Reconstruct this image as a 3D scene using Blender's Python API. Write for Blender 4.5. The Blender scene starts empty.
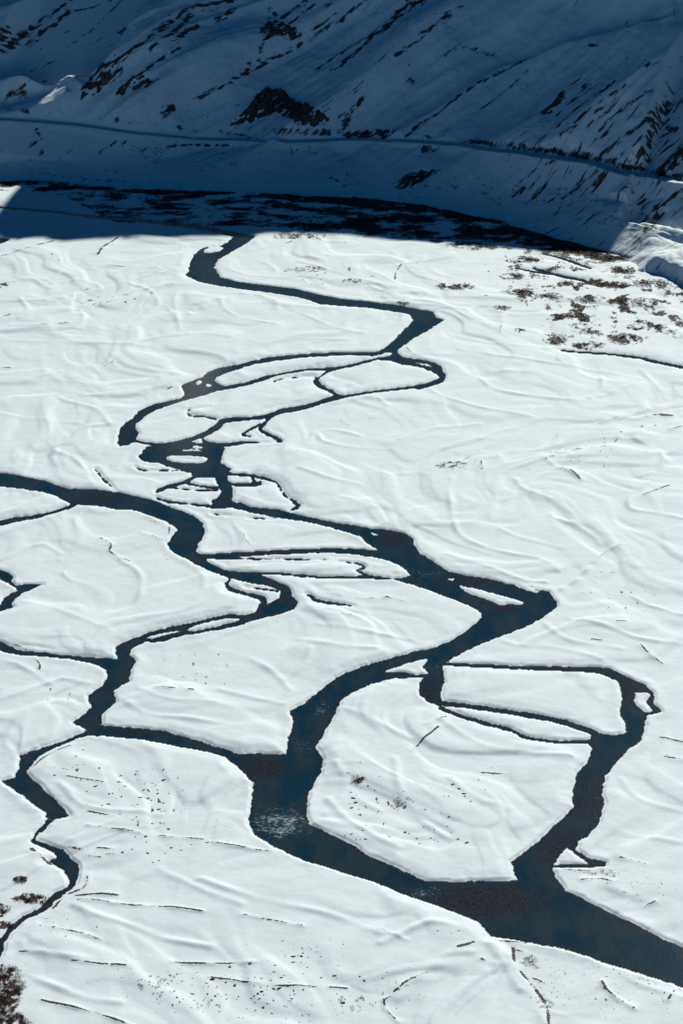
import bpy, math, random
import numpy as np
random.seed(7)
RNG = np.random.default_rng(11)

# ------------------------------------------------------------------ camera
CAM_H = 400.0; PITCH = math.radians(24.5); F = 2133.0; CX, CY = 341.5, 512.0
CP, SP = math.cos(PITCH), math.sin(PITCH)
SUN_EL = math.radians(33.0); SUN_AZ = math.radians(20.0)      # azimuth measured from +Y towards +X
TAN_E = math.tan(SUN_EL); TAN_A = math.tan(SUN_AZ)
SC = bpy.context.scene
COL = SC.collection

def ray(u, v):
    u = np.asarray(u, float); v = np.asarray(v, float)
    a = (u-CX)/F; b = (CY-v)/F
    return a, CP+SP*b, -SP+CP*b                                # x, y, z

def ground(u, v, z=0.0):
    dx, dy, dz = ray(u, v)
    t = (z-CAM_H)/dz
    return dx*t, dy*t

def project(x, y, z):
    dz = z-CAM_H
    depth = y*CP-dz*SP; up = y*SP+dz*CP
    return CX+F*x/depth, CY-F*up/depth

# ------------------------------------------------------------------ noise
def _hash(i, j, seed):
    i = i.astype(np.int64); j = j.astype(np.int64)
    n = (i*374761393 + j*668265263 + seed*974634777) & 0xffffffff
    n = ((n ^ (n >> 13))*1274126177) & 0xffffffff
    n = (n ^ (n >> 16)) & 0xffffffff
    return n
def perlin(x, y, seed=0):
    x = np.asarray(x, float); y = np.asarray(y, float)
    i = np.floor(x); j = np.floor(y); fx = x-i; fy = y-j
    u = fx*fx*fx*(fx*(fx*6-15)+10); w = fy*fy*fy*(fy*(fy*6-15)+10)
    def g(a, b, dx, dy):
        an = _hash(a, b, seed)*(2*math.pi/4294967296.0)
        return np.cos(an)*dx+np.sin(an)*dy
    n00 = g(i, j, fx, fy); n10 = g(i+1, j, fx-1, fy)
    n01 = g(i, j+1, fx, fy-1); n11 = g(i+1, j+1, fx-1, fy-1)
    return ((n00*(1-u)+n10*u)*(1-w)+(n01*(1-u)+n11*u)*w)*1.5
def fbm(x, y, oct=4, seed=0, gain=.5):
    s = 0; a = 1.0; f = 1.0
    for k in range(oct):
        s = s+a*perlin(np.asarray(x)*f+k*17.3, np.asarray(y)*f-k*9.1, seed+k); a *= gain; f *= 2.03
    return s
def sstep(a, b, x):
    t = np.clip((x-a)/(b-a), 0, 1); return t*t*(3-2*t)

# ------------------------------------------------------------------ traced outlines (photo pixels, unprojected onto the valley floor)
POLYS = [
 # S bend in the far plain
 [(235,235),(228,242.5),(220,246),(205,247.5),(198,251),(191,260),(189,271),(185,275),(198,281.5),(215,285),(240,289),(270,292.5),(300,297.5),(320,304),(342,306),(371,308),(396,312),(409,314),(414,320),(406,328),(399,335),(394,341),(384,349),(371,354),(372,356.5),(388,352),(394,352),(388,357),(378,360),(392,360.5),(403,365),(410,360),(401,357),(396,352),(404,345),(414,338),(424,333),(436,325),(444,320),(436,318),(434,312),(416,309),(401,306),(371,302),(341,299),(320,295),(295,289),(270,286),(240,282.5),(220,277.5),(214,267.5),(218,260),(230,252.5),(248,242.5),(256,235)],
 # double channel west of the bend
 [(302,354),(276,358),(252,361),(238,365),(220,368),(208,372),(202.5,377.5),(197,379.5),(188,382.5),(181.5,385.5),(185,394),(182,398.5),(170,401),(153,405),(139.5,410.5),(134,417.5),(123.5,425),(120,429),(117.5,442.5),(119,446),(128,445.5),(134.5,441),(138,434),(135,428),(136.5,423.5),(144,417),(156,410),(170,405),(191,398.5),(205.5,395),(217,391),(232,388.5),(246.5,385.5),(264,380.5),(276,376),(302,371.5),(302,369.5),(281.5,373),(264,376.5),(246.5,382.5),(223,387),(214,381),(217,376.5),(226,373),(240.5,368.5),(255,364),(276,361),(302,357.5)],
 # wide knot of channels
 [(138,457),(147,447),(167,445),(185,442),(208,444),(224.5,448),(221.5,457),(220.5,463),(230,469),(229,473),(217,477.5),(194,477.5),(191,472),(170,467),(158.5,463),(144,461.5)],
 [(213,475),(229,472),(226,477.5),(229,483.5),(233,489),(232,501),(238,505.5),(223,509),(213,508.5),(210,501),(217,498),(221.5,492),(217,483.5)],
 # main river, middle
 [(238.5,502),(250,507),(279.5,510),(297,515),(312,518),(332,522.5),(356,526),(370,529),(387.5,530),(402,533),(414,539.5),(414,545.5),(421,554),(434.5,563),(449,572),(466.5,576),(487,579),(507.5,584.5),(531,588),(548.5,592),(556,601),(557,607),(551.5,611),(534,623),(510.5,633),(493,639),(475.5,646.5),(458,655),(443,664),(443,671),(400,677),(385,680),(367,686),(353,692),(341,699.5),(338,707),(332,718.5),(323.5,733),(315,748),(323.5,761),(320.5,771),(313,786),(307,797.5),(306,812),(309,824),(320.5,830),(338,838.5),(356,847.5),(367,856),(380,861),(406.5,873),(426.5,882),(469,882),(517.5,881),(513,871),(512,862),(526,851),(537.5,842),(557.5,824),(573,808.5),(573,791),(577.5,773),(586,764),(593,749),(588.5,744),(593,734),(615,735.5),(626,733),(626,724),(619.5,715.5),(622,698),(619.5,682),(602,674.5),(593,672),(593,667.5),(611,669),(628,678),(644,684),(653,693),(654,704),(662,712),(655,713),(646,715.5),(643,733),(642,740),(628.5,749),(615,764),(604,777.5),(602,791),(604,804),(599.6,822),(588,836),(577.5,842),(575,851),(591,859),(606,862),(606,866.5),(593,866.5),(577,855),(566,847.5),(556,860),(552,866.5),(555,877.5),(566,891),(602,909),(628.5,922),(664,940),(690,951),(740,968),(740,1010),(683,987.5),(646,975),(602,962),(571,950),(526,942),(491,936),(477.5,921),(433,904),(406.5,895.5),(380,884),(330,868),(303,860),(285.5,852),(268,843),(253,833),(249,821),(252,800.5),(254.5,784.5),(238.5,767),(224,756.5),(200,750),(200,741.5),(203.5,743.5),(224,749),(238.5,754),(259,754),(279.5,755),(287,754),(288,739),(293,727),(290.5,711),(306,702.5),(315,695),(326,686),(335,679),(347,673),(361.5,667),(380,661.5),(387.5,659.5),(414,652),(434.5,648),(452,640.5),(469.5,629),(481,618.5),(481,613),(472.5,607),(458,601),(437,593.5),(414,585),(393.5,579.5),(370,578.8),(370,575.5),(400,579),(411,575.5),(402,567),(387,560),(370,556.5),(350,554),(350,549.5),(377,549.5),(367,543),(361.5,537),(350,533),(326,526),(303,521),(279.5,518),(256,513.5),(233,508)],
 # side channel
 [(433,668),(443,668),(444,682),(440,693),(442,702),(438,706.5),(429,702),(420,695.5),(419,686.5),(422,679),(430,675)],
 # west river
 [(-30,468),(0,473),(20.5,476),(44,481),(58.5,486.5),(70,489.5),(94,489.5),(117,492.5),(138,497),(155,501),(173,508.5),(191.5,515),(202,522.5),(205,533),(197.5,546),(196,552),(203.5,556),(209,563.5),(224,570),(238.5,573.5),(260,575),(282.5,584),(290,588),(291,595.5),(298.5,603),(294,609),(277,615),(253,620.5),(238.5,624.5),(240,616),(255,613),(259,604),(265,606),(271,603),(279.5,598.5),(281,591),(268,585.5),(247,582.5),(230,578),(212,572),(194.5,563.5),(187,558.5),(173,552.5),(167.5,545),(171,538),(178.5,529),(167,522),(152,516),(135,510),(117,509.5),(97,505.5),(76,505),(67,502),(55.5,495.5),(38,491),(17.5,488),(0,486.5),(-30,484)],
 [(200,621.5),(176,626),(152,632),(129,640.5),(117,646),(115.5,653.5),(118.5,659.5),(97,658),(58.5,655),(29,651.5),(17.5,650.5),(0,642),(-30,636),(-30,645),(0,651),(17.5,655),(44,656.5),(73,659.5),(94,664),(107,670),(108,678.5),(102.5,686),(88,696),(91,708),(85,713.5),(72,722.5),(88,730),(85,732.5),(58.5,743),(44,747.5),(20.5,756),(19,769),(14.5,778),(1.5,781),(12,788.5),(23.5,795.5),(35,806),(47,813),(45.5,817.5),(53,820),(69,816),(63,807.5),(50,795.5),(38,784),(31,779.5),(26,772),(38,757.5),(50,750),(70,741.5),(88,735.5),(94,735.5),(117,737),(146,740),(176,746),(202,751),(202,742),(181.5,737),(161,731),(132,728),(111,727),(101,725.5),(101,715),(115.5,702),(114,690),(129,681.5),(130,674),(136,661),(129,655),(132,648),(146,642),(164,642),(176,636),(200,631.5),(186,631.5),(186,626)],
 [(-30,566),(0,570),(9,573),(13,578),(11,582),(16,586),(29,584),(44,584.5),(32,589),(23,593),(15,599),(10,604.5),(14,607),(0,611),(-30,614),(-30,609),(0,606),(2,602),(5,597),(17,591),(16,588),(10,584),(4,581),(0,579),(-30,577)],
 [(48,819),(49,824),(41,830),(36,835.5),(35,840),(47,844.5),(63,850),(69,857.5),(77.5,865),(77.5,879.5),(73,887),(66,893),(58.5,898.5),(44,912),(23.5,920.5),(12,932),(4.5,942.5),(1.5,956),(-15,975),(-30,985),(-30,965),(-10,952),(0,939.5),(9,926.5),(26,916),(41,907.5),(53,894),(67,888),(70,879.5),(64.5,871),(50,862),(57,857.5),(54,852),(38,846),(31,841.5),(34,834),(45,824)],
]
ISLANDS = [
 [(203,252),(207,248),(220,246.5),(225,248),(218,252),(206,254)],
 [(195,383),(199,380.5),(203,381),(201,384.5),(197,385.5)], [(204,385),(209,383),(213,386),(208,387.5)],
 [(166,457),(173,455.5),(197,456),(207,457.5),(208,461.5),(197,464),(173,462.5),(167,460)],
 [(181,449.5),(195,449),(209,451.5),(196,452),(182,451)], [(188,446.2),(198,446),(206,448.2),(192,448)],
 [(458,585),(481.5,590),(510.5,598),(525,602.5),(522,605),(499,605),(481,598),(464,592)],
 [(444.5,578.5),(455,578),(453.5,581.5)], [(513.5,586),(528,587.3),(541,591.5),(538,593.7),(525,590)],
 [(370,532),(381,535),(373,536.3)], [(366,546),(379,550.5),(366,550.5)],
 [(382,672.5),(405,664),(428,658),(423,667),(430,674),(415,675),(399,672)],
 [(635,693),(646,692),(650.5,695.5),(646,702),(653,711),(646,713),(636,706.5),(634,700)],
 [(143.5,637.5),(164,633),(193,628),(176,633),(152,639)],
]
STROKES = [
 [(-30,205,2),(0,207.5,2.5),(50,211.5,2.5),(80,215.5,3),(150,221.5,4.5),(200,228,5),(237,235,6),(245,238,9)],
 [(374,354,3),(348,354,3.6),(319,355,3.8),(289,357,3.6),(260,360,3.4)],
 [(400,357.5,3),(377,359,3),(360,363.5,3),(339,368,3),(330,369.5,4),(310,369.5,2.5),(286,373,2.5),(269,377,2.5)],
 [(388,358,5),(401,362,5),(410,364,4),(420,366,3),(433,370,5),(441,374,8),(442,378,8),(437,382,6),(424,386,5),(418,387.5,6),(412,387.5,3),(377,391.5,2.5),(348,396,3),(336,398,6),(327,400,5),(304,407.5,5),(283,411,6),(274,414,5),(264,417,5),(246,419,4),(224,421,6),(217,427,8),(205,434,6),(186,441,5),(164,445,4),(150,444,3),(133,441,3)],
 [(402,359,4),(413,360.5,4),(425,362,3),(436,366,5),(442,372,6)],
 [(330,370,4),(320,377,2),(316,381,6),(320,386,5),(330,391,3.5),(337,396,5)],
 [(273,383,2.5),(276,381,2),(289,378,1.2),(318,377,1.4)],
 [(274,414,3),(264,424,4),(260,430,3),(272,437,2.5),(281,441,4)],
 [(188,409,2),(190,416,2),(205,417,2.6),(217,419.5,3)],[(189,410,1.2),(200,408,1.2),(210,407,1.2)],
 [(202,440,4),(210,444,4),(226,445,4),(246,442.5,3),(260,443,1.6),(277,442,1.6),(283,441.5,3)],
 [(258,428,3),(266,433,3),(281,441,4)],[(261,424,2),(246,432,2.4),(243,435,2.4),(252,437,1.2)],
 [(134,467,1.4),(140,469.5,2.4),(150,471,1.2),(167,470.5,1.4),(192,472,1.4)],
 [(198,475,4),(185,482,4),(170,486.5,4),(160,490,4.6),(156,493,2)],
 [(185,483,2.6),(205,487,2.6),(219,488,4)],[(168,488,1.6),(195,490,2),(219,491,2.4)],
 [(226,474,3),(252,476,3),(273,481,3),(279,486,3),(284,495,2.6),(293,501,2.6),(298,507,5),(290,510,1.5)],
 [(226,484,3),(246,485,3.6),(262,483.5,5)],[(252,476,2),(254,484,3.4)],
 [(156,498,1.3),(167,501.5,3),(188,504,2.4),(215,507,4)],
 [(212,514,1),(230,516,1.3)],[(247,518,1.4),(275,519,1)],
 [(196,556,3),(225,555,4),(268,553,5),(320,551,5),(352,551,5)],
 [(196,556,4),(225,558.5,2.4),(271,559,2.4),(326,560,1.3)],
 [(232,572.5,3),(245,573.5,2.6),(277,573.5,2.6),(303,576,2.6),(332,577.5,2.6),(372,577,3.5)],
 [(338,561.5,1.4),(356,563.5,2),(365,567.5,2.4),(357,570.5,1.4),(368,576,3)],
 [(230,578,3),(227,586,4.6),(235,591,4.6),(250,595,4),(261,598,6),(264,603,7),(259,611,7)],
 [(186,629,3),(198,623,3.6),(225,617,4),(242,617,5)],[(176,636,2.6),(203,631,3),(230,625.5,5),(245,621.5,6)],
 [(245,587,1.2),(262,589,2),(279,592,2)],
 [(-30,529,6),(0,523.5,6),(17,519.5,5.4),(35,517,4),(58,511,3),(76,504.5,4)],
 [(443,664.5,4),(460,665,3.4),(513,667.5,3.8),(560,669,4.6),(594,670,6)],
 [(438,703.5,4.6),(469,706.5,4.6),(513,713,4.6),(557.5,721,4.8),(588.5,731,6),(600,737,8)],
 [(438,707,3.6),(460,716,3.6),(486.5,724,3.6),(513,731,3.2),(526,737.5,3.2),(557.5,742,2.6),(593,742,4)],
 [(398,677,3),(415,676.5,3),(434,675,4)],
 [(-30,247,3),(-10,243,9),(1,241,6),(8,240,2)],
 [(551,866.5,2),(575,866,3),(594,866,3)],
 [(51,820,3),(47,825,3),(40,831,4)],
 [(307,594,3),(318,601,3.6),(338,604,2.6),(353,606,1)],
 [(559,350,1.5),(575,352,2.6),(606,354,2.4),(640,358,3),(651,361,3.4),(690,369,3)],
 [(541,253.5,1.6),(560,258,2),(575,263,2.6),(592,269,2)],[(532,268,2),(560,276,2.8),(585,281,3),(596,286,1.6)],
 [(96,469,1),(102,478,2),(110,485,2),(116,491,1.6)],
 [(515,268,1.6),(540,273,2),(560,275,2)],
]
# exposed cut edges and old channel lines: (points, width px, brownness, bump height m)
SCARPS = [
 ([(101,539),(111,545),(109,552)],2,1,.8),([(109,552),(118,557),(129,561)],2,1,.6),([(63,573),(66,577.5),(73,582)],1.5,.6,.7),
 ([(140,533),(162,540)],1.5,.7,.6),([(152,521),(168,527),(169,535)],1.5,.8,.6),([(243,534),(245,540),(249,544)],1.6,.9,.6),
 ([(361,598.5),(385,599)],2,.9,.5),([(386,598),(402,601)],2.4,1,.5),([(326,594),(340,595.5)],1.6,.9,.4),([(326,615.5),(345,616.5),(360,618)],1.6,.8,.4),
 ([(32,657),(39.5,664),(39.5,670)],2,1,.6),([(9,643),(26,650)],1.6,.8,.5),([(32,769),(44,759),(64,749),(88,743)],1.8,.8,.6),
 ([(67,778),(85,781),(103,784)],1.8,.9,.5),([(88,813),(113,818.5)],1.8,1,.5),([(156,690),(175,691)],1.8,.9,.5),([(189,692),(193,692)],3,1,.5),
 ([(88,828),(115,832),(140,835)],1.8,.9,.6),([(160,836),(200,839.5),(215,844),(250,850),(275,853)],1.5,.8,.6),
 ([(32,851),(40,858),(50,865)],5,1,.7),([(69,849),(78,851),(88,853)],5,.9,.5),([(98,850),(113,851)],2.5,1,.4),([(106,856),(114,856)],2.5,1,.4),([(85,858),(100,859)],1.4,.8,.4),
 ([(88,874),(85,888),(67,896),(53,909)],3,.95,.9),([(76,897),(95,896),(117,896)],3.2,1,.7),([(78,901),(98,902),(120,904.5),(146,906.5),(176,909),(203,913)],2.2,1,.7),
 ([(53,929),(79,934),(99.5,941)],1.6,.9,.6),([(72,963.5),(99.5,966.5),(126,968)],2,1,.6),([(172,963),(200,964.5),(253,964)],2,1,.6),
 ([(210,978),(240,982),(275,988),(300,988),(320,989)],2.2,1,.6),([(330,989),(347,989.5)],1.6,1,.4),([(244,917),(270,921),(302,927)],2,.9,.9),
 ([(42,1002.5),(60,1006),(79,1011),(102.5,1017),(135,1030)],2.8,1,.8),([(20,952),(40,953),(47,955)],1.6,.9,.4),
 ([(380,931),(392,936),(406,942)],1.5,.8,.6),([(395,993),(406,984),(426,975)],4,1,.8),([(384,1001),(386,1010),(398,1022)],2.2,.8,.7),([(384,1001),(392,997)],2,.8,.7),
 ([(602,983),(605,989),(611,995),(635,1011)],3,.9,.9),([(677,988),(668,1002)],3.4,1,.7),
 ([(513,949),(516,966),(531,984),(546,1006),(549,1030)],4,.85,-.5),([(495,942),(515,943),(540,945),(575,952)],2.2,.9,.5),
 ([(514,950),(524,953)],3,.8,.4),([(533,978),(544,983)],2.2,.8,.4),([(548,1012),(566,1017)],2.2,.8,.4),([(458,950),(475,945)],4,1,.5),([(482,963),(494,967)],4.5,.9,.6),
 ([(413,751),(424,741),(438,729)],2.8,.9,.7),([(424,726),(436,722),(446,718)],1.8,.8,.5),([(482,773),(504,774)],2.6,1,.5),([(660,738),(683,743)],2.2,1,.5),([(665,758),(690,762)],3.6,1,.6),
 ([(582,881),(600,880),(611,884)],3,.8,.5),([(620,860),(630,862),(645,866)],3,.8,.5),([(645,907),(655,903)],2.6,.7,.5),([(556,865),(574,873),(590,874)],2.2,.8,.4),([(565,871),(590,872)],1.6,.8,.4),
 ([(98,255),(103,247.5),(112,242),(120,236.5)],2,1,.9),([(105,266),(115,267),(130,269)],2,1,.7),([(143,273),(168,275)],1.4,.8,.6),([(0,258),(37,247),(55,241)],1.5,.9,.8),
 ([(40,327),(70,324)],1.8,1,.7),([(-5,320),(10,316)],2,1,.7),([(102,306.5),(130,295),(145,291),(177,285)],1.2,.7,.7),([(105,367),(113,363)],1.8,.8,.7),
 ([(190,315),(193,308),(205,303),(220,300)],1.4,.4,1.2),([(243,294),(262,297),(272,301),(278,309)],1.5,.6,1),([(-5,368),(10,368)],1.6,.9,.6),([(44,375),(46,371)],1.8,.5,.7),
 ([(168,389),(176,387)],1.8,1,.5),([(490,372),(530,374)],1,.3,.7),([(407,349),(413,355),(425,358)],1.6,.7,.7),
 ([(459,463),(470,458),(480,452)],1.5,.7,.8),([(481,463),(482,471)],1.6,.8,.7),([(546,461),(557,467),(570,472),(581,481)],1.8,.9,.9),([(546,461),(560,454),(580,449)],1.3,.5,.8),
 ([(551,515),(553,518),(575,525)],1.6,.5,.8),([(577,450),(605,448),(616,442),(621,433)],1.8,.8,1.),([(600,425),(617,419)],1.6,.7,.7),([(632,420),(655,415),(662,414)],1.6,.7,.7),([(655,415),(671,416)],4,1,.6),
 ([(669,431),(683,427),(700,424)],2,.9,.8),([(671,385),(674,391)],2,.8,.7),([(643,497),(657,491),(670,486)],2,.9,.8),([(560,590),(575,582),(592,566),(607,552),(622,546)],1.4,.6,1.1),([(560,471),(572,474),(580,481)],2,.9,.8),
 ([(583,594),(592,593)],2,.9,.5),([(632,597),(650,606),(683,616)],1.6,.4,1),([(592,641),(601,642)],2.2,1,.4),([(617,624),(626,624)],1.8,.9,.4),([(640,646),(650,656),(665,666)],2.4,.8,.6),
 ([(600,398),(618,392),(633,386)],1.4,.5,.8),([(640,477),(652,474)],2,.9,.5),([(560,362),(545,350)],1,.4,.6),([(404,262),(396,272),(395,280)],1.6,.8,.7),([(412,268),(425,256)],1.2,.5,.6),
 ([(500,308),(502,320),(500,333)],1.2,.6,.7),([(341,420),(349,425)],1.4,.8,.4),([(497,455),(500,461)],1.5,.5,.7),
 ([(307,234),(322,241),(345,243)],1.6,.9,.6),([(280,246),(292,241)],1.4,.8,.5),([(170,455),(173,451)],1,.5,.3),
]
# soft wind drifts and buried channel edges: (points, width px, height m)
DRIFTS = [
 ([(75,906),(94,915),(123,923.5),(164,938),(210,948)],6,1.3),([(20,944),(25,950),(45,953),(66,958),(90,962)],5,1.2),([(20,940),(36,925),(28,935)],4,1),
 ([(30,975),(60,990),(90,1000),(120,1004)],7,1.1),([(160,870),(180,880),(205,892),(240,905)],7,1.1),([(200,880),(260,900),(330,915),(380,935)],9,1.1),
 ([(65,790),(80,805),(110,812),(160,816)],6,1.1),([(60,785),(85,800),(120,808)],5,.9),([(35,757),(32,770),(40,784),(60,800),(75,817)],4,1.1),
 ([(325,815),(340,800),(345,780),(335,765)],5,1.1),([(328,800),(345,818),(375,838),(400,850)],6,1.3),([(350,790),(360,800),(380,812)],4,1),
 ([(382,945),(430,925),(470,935),(500,960),(520,990)],6,1.4),([(400,1000),(440,960),(470,955)],5,1.),([(600,960),(640,985),(683,1000)],5,1),
 ([(448,555),(470,562),(520,580),(545,582)],5,1.1),([(452,480),(450,500),(460,535),(500,552),(540,560),(560,572)],5,1.5),([(500,530),(520,538),(560,548)],4,1.1),
 ([(515,480),(525,490),(550,500)],3.5,1.1),([(480,380),(495,390),(530,397),(575,402)],3.5,1.3),([(425,388),(445,398),(480,408),(530,418)],4,1.3),([(310,440),(316,432),(335,430),(360,436)],3.5,1.1),
 ([(318,435),(325,442),(350,447),(392,450)],3.5,1.2),([(300,470),(330,480),(360,485)],4,1),([(380,400),(388,408),(372,418)],3,1),([(400,440),(430,430),(480,425)],3,.9),
 ([(640,370),(655,385),(668,400)],4,1.2),([(600,370),(602,388),(590,400)],4,1.1),([(635,440),(662,455),(660,470),(645,485),(630,500),(632,510),(660,515),(683,520)],4,1.6),
 ([(560,520),(590,535),(600,545)],4,1),([(570,620),(600,626),(640,640),(683,645)],5,1.1),([(490,635),(515,645),(560,650),(600,660)],5,1),([(590,690),(600,700)],4,.8),
 ([(0,700),(30,690),(60,680),(90,684)],5,1),([(20,760),(5,740),(20,720),(50,700)],6,1),([(120,700),(150,715),(190,720),(240,728)],6,1.1),([(140,690),(165,700),(215,704)],5,1),
 ([(0,600),(40,605),(80,620),(110,632)],5,1.1),([(60,560),(80,540),(75,520),(90,510)],4,1),([(120,560),(140,575),(138,600),(120,615)],5,1.1),([(0,560),(40,545),(60,553)],4,.9),
 ([(180,520),(170,540),(178,556),(200,572),(205,590)],4,1.1),([(0,660),(25,668),(50,685)],5,1),([(210,650),(240,655),(270,670),(290,690)],6,1.1),([(220,690),(260,700),(285,705)],5,.9),
 ([(300,640),(340,648),(375,650)],5,1),([(320,625),(360,632),(410,640)],5,.9),([(440,720),(480,745),(530,755),(570,758)],5,1),([(345,710),(380,725),(410,740)],5,1.1),
 ([(450,780),(475,800),(510,810)],5,1.1),([(395,760),(400,790),(420,820),(450,840)],6,1.1),([(620,780),(640,800),(683,812)],5,1),([(600,820),(630,835),(683,845)],5,1.1),
 ([(60,275),(40,285),(80,282),(100,290),(60,305),(20,320)],3,1.1),([(60,300),(100,290),(150,276),(175,272)],3,1),([(130,285),(150,292),(158,305),(140,318)],3,1),
 ([(80,310),(84,318),(75,330),(55,335)],3,1),([(180,330),(175,300),(185,285)],3,1),([(170,310),(180,325),(190,335)],3,1.1),([(105,365),(120,350),(145,340),(190,334),(230,338)],3,1.2),
 ([(0,340),(50,342),(150,346)],2.5,.8),([(0,390),(30,380),(60,372)],3,1),([(60,400),(95,410),(110,425)],3,1),([(55,455),(60,440),(90,428),(115,424)],3.5,1.2),([(55,452),(75,460),(90,475)],3.5,1.2),
 ([(0,415),(30,420),(80,424)],3,.8),([(220,300),(225,310),(240,318),(275,325)],3,1),([(290,310),(310,318),(340,330),(380,335)],3,1.),([(260,345),(300,340),(350,340)],2.5,.9),
 ([(250,260),(270,265),(275,275),(255,280)],2.5,.9),([(300,262),(340,275),(380,285)],2.5,.9),([(400,300),(440,305),(470,320)],2.5,.9),([(450,335),(500,345),(550,350)],2.5,1),([(460,350),(520,360),(600,372),(640,380)],3,1.1),
 ([(0,285),(30,280),(50,290)],2.5,.9),([(20,300),(28,312),(10,322)],2.5,.9),([(300,360),(330,363),(345,366)],2,.6),
 ([(492,946),(512,962),(528,990),(545,1024)],8,2.0),([(210,590),(205,600),(185,612),(140,620)],5,1),([(310,650),(305,665),(285,680)],5,1),([(540,620),(565,640),(620,650)],4,1),([(390,475),(420,470),(440,450),(480,440)],3,1),
]
# brown willow thickets on the plain (cx, cy, rx, ry, density, label)
THICKETS = [
 (455,287.5,19,4.5,1,'rust brown thicket alone on open snow above the big river bend'),
 (453,466.5,16,3,.8,'small olive brown scrub patch alone in the middle of the snow plain'),
 (523,261,18,3,.8,'low brown scrub strip nearest the far shadow edge'),
 (512,277,12,3.5,.8,'thin brown scrub patch left of the small dark creek'),
 (524,296,12,7,.85,'ragged brown scrub clump midway down the right hand scrub field'),
 (548,298,14,4,.75,'narrow brown scrub clump beside the ragged one in the scrub field'),
 (502,309,9,2.5,.7,'faint brown scrub fringe at the left of the scrub field'),
 (566,317,15,3,.9,'flat brown scrub strip above the two lower thickets'),
 (555,341.5,12,5,.95,'lower left brown thicket above the dark blue creek'),
 (586,346.5,18,3.5,1,'long low brown thicket touching the dark blue creek'),
 (624,340,18,6,1,'dense rounded brown thicket above the right end of the dark blue creek'),
 (637,328,10,3,.75,'small scrub fringe above the dense rounded thicket'),
 (662,328,9,3,.7,'scrub fringe at the right edge of the scrub field'),
 (614,287,17,3.5,1,'dark brown thicket at the end of the small creek'),
 (565,250,22,4.5,1,'red brown thicket on the shadow edge under the slope'),
 (604,259,20,6,.95,'red brown thicket in front of the shaded terrace foot'),
 (622,272,14,4,.9,'brown thicket just below the terrace corner'),
 (655,286,24,5,.7,'brown scrub running down right below the terrace'),
 (590,300,14,3.5,.7,'thin scrub patch under the end of the small creek'),
 (645,304,26,4,.6,'sparse scrub specks under the terrace on the right'),
 (585,327,16,3,.5,'sparse scrub in the middle right of the scrub field'),
 (521,332,6,2.5,.8,'tiny brown scrub tuft below the scrub field'),
 (470,246,24,4,.8,'brown scrub strip along the shadow edge in the middle distance'),
 (420,237,20,2.5,.6,'thin brown scrub line on the sunlit lip of the shadow'),
 (300,237,26,2.5,.6,'sparse brown scrub line beside the far river crossing'),
 (538,272,14,2.5,.8,'brown scrub on the far bank of the small creek'),
 (352,282,10,1.6,.5,'faint scrub fleck above the far river bend'),
 (305,271,20,3,.45,'sparse scrub flecks inside the far river bend'),
 (403,304,6,2,.7,'brown tuft on the outer bank of the far river bend'),
 (158,984,20,12,.55,'sparse brown scrub patch in the lower left foreground snow'),
 (545,1000,9,12,.4,'brown scrub in the gully at the bottom edge'),
 (530,962,10,8,.55,'brown scrub at the head of the foreground gully'),
 (402,805,14,6,.55,'small brown scrub patch between the two rivers'),
 (357,1003,18,8,.4,'scattered scrub specks in the bottom middle snow'),
 (358,782,8,3.5,.8,'small tan scrub patch beside the wide river'),
 (178,1004,34,10,.25,'very thin scrub specks under the lower left patch'),
 (605,875,14,5,.35,'sparse scrub on the spit beside the lower river'),
 (2,287,6,3,.9,'brown tuft at the left edge of the far plain'),
]
# bigger bushes by the stream mouth, bottom left
BUSHES = [(4,992,17,26,'largest dark brown bush at the left edge of the foreground'),
          (8,1030,22,16,'dark brown bush cut off by the bottom left corner'),
          (0,912,9,7,'dark bush on the stream bank at the left edge'),
          (3,926,8,4,'small dark bush just under the bank bush at the left edge'),
          (20,882,7,3,'reddish bush tuft above the stream bend at the left'),
          (30,900,18,5,'low brown bush line on the snow bank above the stream')]
# riffles and gravel shallows: (x, y, rx, ry, brown, sparkle)
SHALLOWS = [
 (100,498,32,10,1,.15),(150,506,20,5,.6,0),(188,545,20,12,.7,.3),(276,598,22,10,.9,.15),(225,628,35,6,.7,0),(270,553,90,5,1,.4),(560,670,60,5,1,.1),(625,690,18,20,1,.1),
 (430,690,14,18,1,.1),(590,800,22,45,.8,.25),(560,850,45,28,.9,.1),(490,900,75,22,1.2,.5),(262,768,38,16,1.1,.2),(185,456,30,8,.9,0),(222,500,18,10,.8,.2),(395,538,26,12,1.1,.05),
 (475,580,50,9,1,0),(500,607,30,8,1,.05),(205,265,20,18,.5,.8),(425,573,34,8,.4,1),(485,608,16,7,.4,.8),(325,708,28,14,.3,1),(305,748,22,12,.3,1),(282,822,44,26,.45,1.6),(428,892,40,9,.3,1.2),
 (405,676,40,9,.5,.7),(595,812,14,30,.3,.8),(440,668,14,8,.2,1),(310,690,10,6,.3,.2),(405,308,40,7,.3,.3),(120,436,12,10,.9,.2),(195,388,26,9,.9,.1),(440,374,16,12,.6,.1),
 (480,706,60,9,.8,.6),(520,735,60,9,.7,.2),(95,665,30,16,.15,0),(92,724,26,12,.5,.5),(130,732,40,6,.9,.1),(58,815,20,7,.8,0),(40,800,22,16,.3,0),(270,515,70,8,.3,0),(240,270,60,8,.4,.3),
 (300,575,80,4,.5,0),(560,940,60,18,.25,0),(380,362,30,8,.5,.1),
]

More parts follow.
